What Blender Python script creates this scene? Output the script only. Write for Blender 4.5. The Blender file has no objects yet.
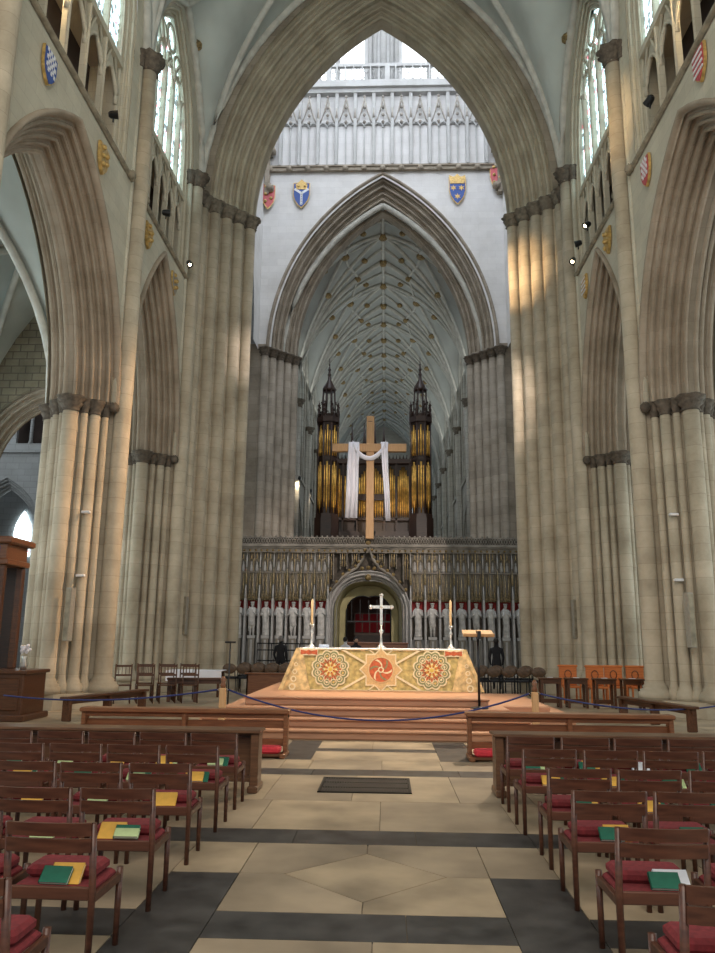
import bpy, math, random
from mathutils import Vector, Matrix
random.seed(7)
PI = math.pi
S = bpy.context.scene
COL = S.collection
XA = -0.25          # church axis

# ------------------------------------------------------------------ materials
def new_mat(name):
    m = bpy.data.materials.new(name); m.use_nodes = True
    nt = m.node_tree; b = nt.nodes['Principled BSDF']
    return m, nt, b
def N(nt, t, **kw):
    n = nt.nodes.new(t)
    for k, v in kw.items(): setattr(n, k, v)
    return n
def mixc(nt, fac, a, b, mode='MIX'):
    n = nt.nodes.new('ShaderNodeMix'); n.data_type = 'RGBA'; n.blend_type = mode
    if isinstance(fac, (int, float)): n.inputs[0].default_value = fac
    else: nt.links.new(fac, n.inputs[0])
    for s, v in ((n.inputs[6], a), (n.inputs[7], b)):
        if isinstance(v, (tuple, list)): s.default_value = (*v[:3], 1)
        else: nt.links.new(v, s)
    return n.outputs[2]
def ramp(nt, src, p0, p1):
    n = nt.nodes.new('ShaderNodeMapRange'); n.inputs[1].default_value = p0; n.inputs[2].default_value = p1
    nt.links.new(src, n.inputs[0]); return n.outputs[0]
def plain(name, c, rough=.6, metal=0, var=.25, scale=6, emit=0):
    m, nt, b = new_mat(name)
    tc = N(nt, 'ShaderNodeTexCoord'); no = N(nt, 'ShaderNodeTexNoise'); no.inputs['Scale'].default_value = scale
    no.inputs['Detail'].default_value = 4
    nt.links.new(tc.outputs['Object'], no.inputs['Vector'])
    f = ramp(nt, no.outputs[0], .3, .7)
    o = mixc(nt, f, tuple(x*(1-var) for x in c), tuple(min(1, x*(1+var*.6)) for x in c))
    nt.links.new(o, b.inputs['Base Color'])
    b.inputs['Roughness'].default_value = rough; b.inputs['Metallic'].default_value = metal
    if emit:
        nt.links.new(o, b.inputs['Emission Color']); b.inputs['Emission Strength'].default_value = emit
    return m
def stone(name, c1, c2, mort, bw=.75, bh=.36, ms=.012, stain=.35, bump=.25):
    m, nt, b = new_mat(name)
    g = N(nt, 'ShaderNodeNewGeometry'); sp = N(nt, 'ShaderNodeSeparateXYZ'); nt.links.new(g.outputs['Position'], sp.inputs[0])
    ad = N(nt, 'ShaderNodeMath', operation='ADD'); nt.links.new(sp.outputs[0], ad.inputs[0]); nt.links.new(sp.outputs[1], ad.inputs[1])
    cb = N(nt, 'ShaderNodeCombineXYZ'); nt.links.new(ad.outputs[0], cb.inputs[0]); nt.links.new(sp.outputs[2], cb.inputs[1])
    br = N(nt, 'ShaderNodeTexBrick'); nt.links.new(cb.outputs[0], br.inputs['Vector'])
    br.inputs['Color1'].default_value = (*c1, 1); br.inputs['Color2'].default_value = (*c2, 1); br.inputs['Mortar'].default_value = (*mort, 1)
    br.inputs['Scale'].default_value = 1; br.inputs['Brick Width'].default_value = bw; br.inputs['Row Height'].default_value = bh
    br.inputs['Mortar Size'].default_value = ms; br.inputs['Mortar Smooth'].default_value = .3; br.inputs['Bias'].default_value = -.1
    no = N(nt, 'ShaderNodeTexNoise'); no.inputs['Scale'].default_value = .9; no.inputs['Detail'].default_value = 6; no.inputs['Roughness'].default_value = .65
    nt.links.new(g.outputs['Position'], no.inputs['Vector'])
    f = ramp(nt, no.outputs[0], .35, .75)
    o = mixc(nt, f, (1, 1, 1), (1-stain, 1-stain*1.05, 1-stain*1.15), 'MIX')
    o2 = mixc(nt, 1.0, br.outputs[0], o, 'MULTIPLY')
    nt.links.new(o2, b.inputs['Base Color']); b.inputs['Roughness'].default_value = .85
    n2 = N(nt, 'ShaderNodeTexNoise'); n2.inputs['Scale'].default_value = 14; n2.inputs['Detail'].default_value = 3
    nt.links.new(g.outputs['Position'], n2.inputs['Vector'])
    bp = N(nt, 'ShaderNodeBump'); bp.inputs['Strength'].default_value = bump; bp.inputs['Distance'].default_value = .03
    nt.links.new(n2.outputs[0], bp.inputs['Height']); nt.links.new(bp.outputs[0], b.inputs['Normal'])
    return m
def wood(name, c1, c2, rough=.35, scale=5, axis=0):
    m, nt, b = new_mat(name)
    tc = N(nt, 'ShaderNodeTexCoord'); mp = N(nt, 'ShaderNodeMapping')
    sc = [scale*4]*3; sc[axis] = scale*.35
    mp.inputs['Scale'].default_value = sc
    no = N(nt, 'ShaderNodeTexNoise'); no.inputs['Scale'].default_value = 2; no.inputs['Detail'].default_value = 5
    nt.links.new(tc.outputs['Object'], mp.inputs[0]); nt.links.new(mp.outputs[0], no.inputs['Vector'])
    f = ramp(nt, no.outputs[0], .3, .7)
    nt.links.new(mixc(nt, f, c1, c2), b.inputs['Base Color']); b.inputs['Roughness'].default_value = rough
    return m
def glass_lit(name, strength, dark=.3, tint=(.62, .85, .95), fine=9):
    m, nt, b = new_mat(name)
    g = N(nt, 'ShaderNodeNewGeometry')
    vo = N(nt, 'ShaderNodeTexVoronoi'); vo.inputs['Scale'].default_value = fine
    nt.links.new(g.outputs['Position'], vo.inputs['Vector'])
    sp = N(nt, 'ShaderNodeSeparateColor'); nt.links.new(vo.outputs['Color'], sp.inputs[0])
    f = ramp(nt, sp.outputs[0], .15, .75)
    a = mixc(nt, f, tuple(x*dark for x in (.4, .5, .55)), tint)
    f2 = ramp(nt, sp.outputs[1], .93, .95)
    a2 = mixc(nt, f2, a, (.45, .12, .16))
    nt.links.new(a2, b.inputs['Emission Color']); b.inputs['Emission Strength'].default_value = strength
    nt.links.new(a2, b.inputs['Base Color']); b.inputs['Roughness'].default_value = .2
    return m

M = {}
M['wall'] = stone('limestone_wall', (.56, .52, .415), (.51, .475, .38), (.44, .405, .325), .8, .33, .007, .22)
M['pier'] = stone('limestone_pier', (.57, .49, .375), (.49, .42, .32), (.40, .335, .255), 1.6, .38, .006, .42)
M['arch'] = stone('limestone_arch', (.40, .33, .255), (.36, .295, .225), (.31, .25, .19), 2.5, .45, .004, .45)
M['towerarch'] = stone('tower_arch_stone', (.47, .42, .32), (.42, .37, .285), (.36, .315, .24), 2.5, .45, .004, .4)
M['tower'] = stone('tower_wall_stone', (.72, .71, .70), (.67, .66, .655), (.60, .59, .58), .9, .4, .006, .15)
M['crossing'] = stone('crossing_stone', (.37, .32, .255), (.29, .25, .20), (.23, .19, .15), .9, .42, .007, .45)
M['choirstone'] = stone('choir_stone', (.52, .50, .44), (.45, .43, .38), (.3, .28, .25), .8, .4, .01, .3)
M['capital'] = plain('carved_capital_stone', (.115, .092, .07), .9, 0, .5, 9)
M['string'] = plain('string_course_stone', (.30, .26, .19), .9, 0, .4, 5)
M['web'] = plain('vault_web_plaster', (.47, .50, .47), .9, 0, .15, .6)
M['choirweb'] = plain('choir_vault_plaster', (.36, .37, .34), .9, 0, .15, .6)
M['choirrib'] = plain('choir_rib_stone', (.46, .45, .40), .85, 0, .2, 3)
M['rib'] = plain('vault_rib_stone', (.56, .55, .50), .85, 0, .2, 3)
M['boss'] = plain('gilt_boss', (.26, .18, .07), .6, .2, .7, 12)
M['gold'] = plain('gilding', (.55, .37, .13), .45, .4, .4, 12)
M['goldpipe'] = plain('gilded_pipe', (.70, .40, .09), .35, .8, .4, 5)
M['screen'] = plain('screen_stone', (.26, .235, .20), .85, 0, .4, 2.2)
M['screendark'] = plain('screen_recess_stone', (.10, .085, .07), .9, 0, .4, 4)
M['screenred'] = plain('red_painted_niche', (.28, .02, .02), .8, 0, .4, 4)
M['statue'] = plain('statue_stone', (.54, .53, .515), .8, 0, .35, 5)
M['buttress'] = plain('pale_screen_buttress', (.42, .41, .40), .8, 0, .25, 3)
M['archgreen'] = plain('ochre_passage_plaster', (.40, .36, .20), .9, 0, .2, 2)
M['oak'] = wood('dark_oak', (.055, .020, .008), (.12, .045, .018), .35)
M['chair'] = wood('stained_chair_wood', (.055, .019, .011), (.115, .042, .023), .36)
M['desk'] = wood('prayer_desk_oak', (.075, .034, .018), (.15, .072, .036), .33)
M['rail'] = wood('warm_rail_wood', (.13, .047, .02), (.235, .095, .04), .33)
M['step'] = wood('polished_step_wood', (.40, .195, .11), (.50, .26, .15), .5, 3)
M['crosswood'] = wood('pale_cross_wood', (.52, .29, .13), (.62, .37, .18), .55, 3, 2)
M['orange'] = wood('orange_chair_wood', (.45, .12, .03), (.62, .19, .05), .4)
M['organ'] = wood('organ_case_oak', (.014, .007, .005), (.045, .018, .010), .45)
M['red'] = plain('red_upholstery', (.20, .022, .026), .9, 0, .3, 40)
M['redbright'] = plain('bright_red_kneeler', (.55, .03, .045), .9, 0, .2, 30)
M['white'] = plain('white_cloth', (.82, .80, .86), .9, 0, .04, 3)
M['paper'] = plain('paper_pages', (.82, .80, .70), .9, 0, .05, 20)
M['green'] = plain('green_book_cover', (.006, .13, .075), .55, 0, .15, 20)
M['yellow'] = plain('yellow_booklet', (.83, .45, .07), .6, 0, .1, 20)
M['lime'] = plain('pale_green_leaflet', (.50, .62, .30), .6, 0, .1, 20)
M['cardw'] = plain('white_booklet', (.78, .79, .84), .6, 0, .05, 20)
M['black'] = plain('black_metal', (.012, .012, .014), .4, .3, .2, 10)
M['iron'] = plain('iron_grating', (.05, .045, .04), .5, .5, .4, 10)
M['silver'] = plain('silver_plate', (.60, .59, .57), .3, .8, .2, 20)
M['wax'] = plain('candle_wax', (.85, .60, .32), .5, 0, .05, 8)
M['rope'] = plain('blue_rope', (.02, .03, .14), .8, 0, .3, 60)
M['grey'] = plain('grey_speaker', (.30, .27, .22), .6, 0, .1, 20)
M['skin'] = plain('skin', (.50, .30, .21), .6, 0, .1, 10)
M['hairdark'] = plain('dark_hair', (.015, .01, .008), .7, 0, .2, 30)
M['hairgrey'] = plain('grey_hair', (.22, .20, .19), .8, 0, .2, 30)
M['clothblack'] = plain('black_clothing', (.012, .012, .016), .9, 0, .3, 15)
M['clothwhite'] = plain('white_shirt', (.62, .62, .66), .9, 0, .1, 15)
M['brownback'] = plain('brown_leather_back', (.09, .048, .024), .5, 0, .5, 15)
M['fgold'] = plain('old_gold_brocade', (.56, .43, .17), .75, .1, .45, 11)
M['fcream'] = plain('cream_braid', (.80, .66, .43), .7, 0, .15, 30)
M['ftan'] = plain('tan_silk', (.66, .43, .20), .7, 0, .2, 25)
M['fred'] = plain('vermilion_silk', (.55, .12, .045), .7, 0, .3, 18)
M['fgreen'] = plain('olive_silk', (.25, .25, .12), .7, 0, .3, 20)
M['fyel'] = plain('yellow_silk', (.72, .50, .10), .7, 0, .2, 20)
M['shblue'] = plain('blue_heraldic_paint', (.02, .07, .30), .5, 0, .1, 10)
M['shwhite'] = plain('white_heraldic_paint', (.75, .75, .78), .5, 0, .1, 10)
M['shred'] = plain('red_heraldic_paint', (.45, .05, .06), .5, 0, .2, 10)
M['slate'] = plain('black_marble_paving', (.055, .052, .049), .42, 0, .6, 4.5)
M['pave'] = plain('cream_stone_paving', (.40, .305, .20), .5, 0, .4, 1.6)
M['pave2'] = plain('grey_cream_paving', (.345, .265, .18), .5, 0, .4, 1.3)
M['joint'] = plain('paving_joint', (.20, .16, .115), .9, 0, .2, 5)
M['lantern'] = plain('lantern_daylight_glass', (.93, .96, 1.0), .3, 0, .03, 1, emit=1.5)
M['lanternstone'] = stone('toned_down_lantern_stone', (.50, .50, .49), (.46, .46, .455), (.40, .40, .39), .9, .4, .006, .2)  # tower stone darkened in colour to offset the strong lantern light
M['clere'] = glass_lit('clerestory_stained_glass', 3.2, .16, (.60, .86, .92), 8)
M['choirglass'] = glass_lit('choir_stained_glass', 2.2, .3, (.55, .68, .78), 6)
M['bright'] = glass_lit('transept_daylight_glass', 6, .9, (.85, .97, 1.0), 5)
M['darkvoid'] = plain('gallery_shade_tone', (.05, .035, .03), .9, 0, .3, 2)  # near-black colour stands in for the shade inside the gallery openings
M['purbeck'] = plain('dark_purbeck_marble', (.07, .07, .075), .5, 0, .3, 5)
M['transept'] = stone('pale_transept_stone', (.45, .47, .48), (.40, .42, .43), (.28, .29, .3), .7, .33, .01, .2)
M['rubble'] = stone('rubble_wall', (.34, .29, .20), (.25, .21, .15), (.16, .13, .1), .5, .26, .02, .5)
M['lamp'] = plain('lit_lamp_glass', (1, .8, .5), .5, 0, 0, 1, emit=25)

# ------------------------------------------------------------------ mesh builder
class MB:
    def __init__(s): s.v = []; s.f = []; s.m = []; s.sm = []
    def add(s, vs, fs, mi=0, smooth=False):
        o = len(s.v); s.v += [tuple(v) for v in vs]
        for f in fs: s.f.append(tuple(i+o for i in f)); s.m.append(mi); s.sm.append(smooth)
    def box(s, x0, x1, y0, y1, z0, z1, mi=0, T=None):
        vs = [Vector((x, y, z)) for z in (z0, z1) for y in (y0, y1) for x in (x0, x1)]
        if T is not None: vs = [T @ v for v in vs]
        s.add(vs, [(0, 2, 3, 1), (4, 5, 7, 6), (0, 1, 5, 4), (2, 6, 7, 3), (0, 4, 6, 2), (1, 3, 7, 5)], mi)
    def bevbox(s, x0, x1, y0, y1, z0, z1, b=.01, mi=0, T=None):
        # rounded-ish box : three stacked rings with chamfers
        rings = []
        for z, i in ((z0, b), (z0+b, 0), (z1-b, 0), (z1, b)):
            r = []
            for (cx_, cy_, sx, sy) in ((x0, y0, 1, 1), (x1, y0, -1, 1), (x1, y1, -1, -1), (x0, y1, 1, -1)):
                pa = (cx_+sx*(i+b), cy_+sy*i); pb = (cx_+sx*i, cy_+sy*(i+b))
                r += [pa, pb] if sx*sy < 0 else [pb, pa]
            rings.append([Vector((x, y, z)) for x, y in r])
        vs = [v for r in rings for v in r]
        if T is not None: vs = [T @ v for v in vs]
        fs = []
        for k in range(3):
            for j in range(8): a = k*8+j; c = k*8+(j+1) % 8; fs.append((a, c, c+8, a+8))
        fs.append(tuple(reversed(range(8)))); fs.append(tuple(range(24, 32)))
        s.add(vs, fs, mi)
    def lathe(s, x, y, prof, n=16, mi=0, bump=0, k=8, sx=1, sy=1, cap=True):
        vs = []; fs = []
        for i, (r, z) in enumerate(prof):
            for j in range(n):
                a = 2*PI*j/n; rr = r*(1+(bump*math.sin(k*a+i*2.1) if bump else 0))
                vs.append((x+rr*math.cos(a)*sx, y+rr*math.sin(a)*sy, z))
        for i in range(len(prof)-1):
            for j in range(n): a = i*n+j; b = i*n+(j+1) % n; fs.append((a, b, b+n, a+n))
        if cap: fs.append(tuple(reversed(range(n)))); fs.append(tuple(range((len(prof)-1)*n, len(prof)*n)))
        s.add(vs, fs, mi, True)
    def tube(s, pts, r, n=8, mi=0, closed=False, cap=True):
        pts = [Vector(p) for p in pts]; L = len(pts); vs = []; fs = []
        up = Vector((0, 0, 1))
        for i, p in enumerate(pts):
            t = (pts[(i+1) % L] - pts[i-1]) if closed else (pts[min(i+1, L-1)]-pts[max(i-1, 0)])
            if t.length < 1e-9: t = Vector((0, 0, 1))
            t.normalize(); a = up if abs(t.dot(up)) < .95 else Vector((1, 0, 0))
            u = t.cross(a).normalized(); w = u.cross(t)
            rr = r[i] if isinstance(r, (list, tuple)) else r
            for j in range(n):
                q = 2*PI*j/n; vs.append(p+u*rr*math.cos(q)+w*rr*math.sin(q))
        for i in range(L if closed else L-1):
            for j in range(n):
                a = i*n+j; b = i*n+(j+1) % n; c = ((i+1) % L)*n+(j+1) % n; d = ((i+1) % L)*n+j
                fs.append((a, b, c, d))
        if cap and not closed: fs.append(tuple(reversed(range(n)))); fs.append(tuple(range((L-1)*n, L*n)))
        s.add(vs, fs, mi, True)
    def grid(s, rows, mi=0, smooth=True, closed=False):
        n = len(rows[0]); vs = [p for r in rows for p in r]; fs = []
        for i in range(len(rows)-1):
            for j in range(n if closed else n-1):
                b = (j+1) % n; fs.append((i*n+j, i*n+b, (i+1)*n+b, (i+1)*n+j))
        s.add(vs, fs, mi, smooth)
    def prism(s, poly, z0, z1, mi=0, T=None):
        n = len(poly); vs = [Vector((x, y, z0)) for x, y in poly]+[Vector((x, y, z1)) for x, y in poly]
        if T is not None: vs = [T @ v for v in vs]
        fs = [(j, (j+1) % n, (j+1) % n+n, j+n) for j in range(n)]+[tuple(reversed(range(n))), tuple(range(n, 2*n))]
        s.add(vs, fs, mi)
    def ball(s, c, r, n=8, mi=0, sc=(1, 1, 1), bump=0):
        vs = []; fs = []; R = n
        for i in range(R+1):
            th = PI*i/R
            for j in range(n*2):
                ph = PI*j/n; rr = r*(1+bump*math.sin(5*ph)*math.sin(4*th))
                vs.append((c[0]+rr*sc[0]*math.sin(th)*math.cos(ph), c[1]+rr*sc[1]*math.sin(th)*math.sin(ph), c[2]+rr*sc[2]*math.cos(th)))
        for i in range(R):
            for j in range(2*n): a = i*2*n+j; b = i*2*n+(j+1) % (2*n); fs.append((a, a+2*n, b+2*n, b))
        s.add(vs, fs, mi, True)
    def build(s, name, mats, parent=None, loc=None, rz=0):
        me = bpy.data.meshes.new(name); me.from_pydata(s.v, [], s.f)
        for m in (mats if isinstance(mats, (list, tuple)) else [mats]): me.materials.append(M[m] if isinstance(m, str) else m)
        me.polygons.foreach_set('material_index', s.m); me.polygons.foreach_set('use_smooth', s.sm); me.update()
        o = bpy.data.objects.new(name, me); COL.objects.link(o)
        if parent: o.parent = parent
        if loc: o.location = loc
        if rz: o.rotation_euler.z = rz
        return o
def tag(o, label=None, cat=None, group=None, kind=None):
    if label: o['label'] = label
    if cat: o['category'] = cat
    if group: o['group'] = group
    if kind: o['kind'] = kind
    return o
def struct(o, label=None):
    o['kind'] = 'structure'
    if label: o['label'] = label
    return o
def thing(name, label, cat, loc=(0, 0, 0), rz=0, group=None):
    o = bpy.data.objects.new(name, None); COL.objects.link(o); o.location = loc; o.rotation_euler.z = rz
    o.empty_display_size = .2
    return tag(o, label, cat, group)
def dup(root, loc=None, rz=None, label=None, group=None):
    r = root.copy(); COL.objects.link(r)
    if loc is not None: r.location = loc
    if rz is not None: r.rotation_euler.z = rz
    if label: r['label'] = label
    if group: r['group'] = group
    for ch in list(root.children):
        c = ch.copy(); COL.objects.link(c); c.parent = r
        for g in list(ch.children):
            d = g.copy(); COL.objects.link(d); d.parent = c
    return r

# ------------------------------------------------------------------ pointed arches
def arc_pts(s, R, o, n=16):
    """half of a pointed arch from the springing to the apex: (u,z) above springing"""
    cxx = s-R; th1 = math.acos(max(-1, min(1, (R-s)/(R+o))))
    return [(cxx+(R+o)*math.cos(th1*i/n), (R+o)*math.sin(th1*i/n)) for i in range(n+1)]
def full_arc(s, R, o, n=16, leg=0):
    h = arc_pts(s, R, o, n)
    l = h + [(-u, z) for u, z in reversed(h[:-1])]
    if leg: l = [(l[0][0], -leg)] + l + [(l[-1][0], -leg)]
    return l
def arch_R(s, h): return (h*h+s*s)/(2*s)
def moulded(m, prof, s, R, mapf, n=16, leg=0, mi=0):
    m.grid([[mapf(u, z, d) for u, z in full_arc(s, R, o, n, leg)] for (o, d) in prof], mi, True)
def order_profile(o0, d0, o1, d1, k, roll=.07, seg=6):
    """diagonal recession of k stepped orders each with a bold roll and a hollow"""
    P = []
    for i in range(k):
        a = i/k; b = (i+1)/k
        oa, da = o0+(o1-o0)*a, d0+(d1-d0)*a
        ob, db = o0+(o1-o0)*b, d0+(d1-d0)*b
        so, sd = (ob-oa), (db-da)
        P.append((oa, da)); P.append((oa, da+sd*.30))
        # roll at the corner, a bulge towards the viewer (less o, less d)
        cx_, cy_ = oa+so*.33, da+sd*.52; r = min(abs(so), abs(sd))*.36
        for q in range(seg+1):
            t = -PI*.15 - (PI*.85)*q/seg*1.0
            ang = PI*.5 + PI*1.25*(q/seg) - PI*.25
            P.append((cx_+r*math.cos(ang)*(1 if True else 1), cy_ + (1 if sd > 0 else -1)*(-r*math.sin(ang))*-1))
        P.append((oa+so*.62, da+sd*.80)); P.append((oa+so*.75, db)); P.append((ob, db))
    return P
def simple_orders(o0, d0, o1, d1, k, r=.07):
    """diagonal run of bold rolls parted by deep hollows; the rolls bulge towards the opening"""
    L = math.hypot(o1-o0, d1-d0); u = ((o1-o0)/L, (d1-d0)/L); nn = (-abs(u[1]), -abs(u[0]))
    P = [(o0, d0)]; at = lambda t, h: (o0+u[0]*t+nn[0]*h, d0+u[1]*t+nn[1]*h)
    unit = L/k
    for i in range(k):
        t0 = i*unit
        big = i % 2 == 0
        wr = unit*(.46 if big else .34); wf = unit*.08; wh = unit-wr-2*wf
        P += [at(t0, 0), at(t0+wf, 0), at(t0+wf, 0)]
        for q in range(9):                       # roll
            a = PI*q/8; P.append(at(t0+wf+wr/2-wr/2*math.cos(a), wr*(.62 if big else .5)*math.sin(a)-wr*.1))
        P += [at(t0+wf+wr, 0), at(t0+2*wf+wr, 0), at(t0+2*wf+wr, 0)]
        for q in range(1, 7):                    # hollow
            a = PI*q/7; P.append(at(t0+2*wf+wr+wh/2-wh/2*math.cos(a), -wh*.75*math.sin(a)))
        P.append(at(t0+unit, 0))
    P.append((o1, d1)); return P
def shaft_profile(r, z0, z1, cap=True):
    return [(r, z0), (r, z1)]
def base_prof(r, z0, h=.35):
    return [(r*1.75, z0), (r*1.75, z0+h*.45), (r*1.55, z0+h*.52), (r*1.6, z0+h*.62), (r*1.25, z0+h*.72), (r*1.3, z0+h*.85), (r*1.02, z0+h)]
def cap_prof(r, z, h=.34):
    return [(r*1.02, z-h), (r*1.22, z-h*.97), (r*1.05, z-h*.9), (r*1.15, z-h*.7), (r*1.5, z-h*.5), (r*1.35, z-h*.36), (r*1.8, z-h*.18), (r*1.85, z-h*.1), (r*1.85, z)]

# ================================================================== NAVE
BAY = [(10.9, 18.5), (18.5, 24.1)]
NW = 6.55           # half width to the wall face
ZC, ZS, ZV = 7.3, 13.5, 17.0

def pier_parts(root, vault=True, zb=0.0, half=None):
    """compound pier; local origin on the floor under its centre, nave to +x"""
    core = MB(); d = .78
    core.prism([(d, 0), (.0, d), (-d, 0), (0, -d)] if not half else [(d, 0), (0, d), (-d*.9, d), (-d*.9, -.1), (0, -d)], 0.3, ZC)
    core.build('core', 'pier', root)
    pl = MB(); pl.prism([(1.12, .3), (.3, 1.12), (-.3, 1.12), (-1.12, .3), (-1.12, -.3), (-.3, -1.12), (.3, -1.12), (1.12, -.3)], 0, .22)
    pl.prism([(1.05, .28), (.28, 1.05), (-.28, 1.05), (-1.05, .28), (-1.05, -.28), (-.28, -1.05), (.28, -1.05), (1.05, -.28)], .22, .34)
    pl.build('plinth', 'pier', root)
    for i in range(16):
        if i % 4 == 0: r, R = .185, .83
        elif i % 2 == 0: r, R = .125, .655
        else: r, R = .085, .70
        a = i*PI/8; x, y = R*math.cos(a), R*math.sin(a)
        if i % 4 == 0 and i != 0 or i % 4:
            m = MB(); m.lathe(x, y, base_prof(r, .34, .32)+[(r, .7), (r, ZC-.33)], 16)
            m.build('shaft', 'pier', root)
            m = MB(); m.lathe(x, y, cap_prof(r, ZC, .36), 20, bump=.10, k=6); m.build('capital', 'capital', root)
    if vault:
        m = MB(); m.lathe(.98, 0, base_prof(.215, .34, .34)+[(.215, .75), (.215, ZV+.1)], 20); m.build('vault_shaft', 'pier', root)
        for s in (-1, 1):
            m = MB(); m.lathe(.82, s*.27, [(.085, ZC+.02), (.085, ZV+.1)], 12); m.build('side_shaft', 'wall', root)
            m = MB(); m.ball((.86, s*.29, ZC-.1), .13, 6, bump=.2); m.build('carved_head', 'capital', root)
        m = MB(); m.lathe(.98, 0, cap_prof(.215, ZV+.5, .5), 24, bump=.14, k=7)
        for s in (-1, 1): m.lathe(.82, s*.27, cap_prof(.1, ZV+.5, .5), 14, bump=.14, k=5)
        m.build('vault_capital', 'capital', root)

p = thing('nave_pier', 'clustered cream stone pier between the two left nave arches, running up to the vault', 'pier', (XA-7.4, 18.5, 0))
pier_parts(p)
p0_ = p; q = dup(p, (XA+7.4, 18.5, 0), PI, 'clustered cream stone pier between the two right nave arches, running up to the vault'); 
q0 = dup(p0_, (XA-7.4, 11.3, 0), 0, 'tall stone vault shaft and pier cropped by the left edge of the view')
q1 = dup(p0_, (XA+7.4, 11.3, 0), PI, 'stone pier just outside the right edge, west of the right near arch')
for pr_, sy_ in ((p, -1), (q, 1)):
    for z_ in (4.5, 3.0):
        m = MB(); m.bevbox(.42, .62, min(sy_*.62, sy_*.74), max(sy_*.62, sy_*.74), z_-.03, z_+.03, .01); m.build('bracket', 'shwhite', pr_)
# responds against the crossing piers
p2 = thing('respond_pier', 'slim cluster of shafts joined to the left tower pier under the second left arch', 'pier', (XA-7.4, 24.1, 0))
pier_parts(p2)
dup(p2, (XA+7.4, 24.1, 0), PI, 'slim cluster of shafts joined to the right tower pier under the second right arch')
for q in (q1,): pass

def arcade_arch(yc, s, apexz, y0, y1):
    """one arch and the wall over it, in coordinates of the left side (x outward negative); mirrored by sgn"""
    h = apexz-ZC; o1 = .78
    # (R+o1)^2-(R-s)^2 = h^2
    R = (h*h - o1*o1 + s*s)/(2*(o1+s))
    return R
def side_map(sgn, yc, zs, x0):
    return lambda u, z, d: (XA+sgn*(x0+d), yc+u, zs+z)
def wall_with_arch(m, sgn, x, y0, y1, yc, s, R, o, zs, ztop, zbot, mi=0, n=16):
    arc = full_arc(s, R, o, n)
    rows = [[(XA+sgn*x, yc+u, zs+z) for u, z in arc], [(XA+sgn*x, yc+u, max(ztop, zs+z+.01)) for u, z in arc]]
    m.grid(rows, mi, False)
    so = s+o
    for a, b in ((y0, yc-so), (yc+so, y1)):
        if b-a > .01: m.add([(XA+sgn*x, a, zbot), (XA+sgn*x, b, zbot), (XA+sgn*x, b, ztop), (XA+sgn*x, a, ztop)], [(0, 1, 2, 3)], mi)
    if zbot < zs: pass

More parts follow.
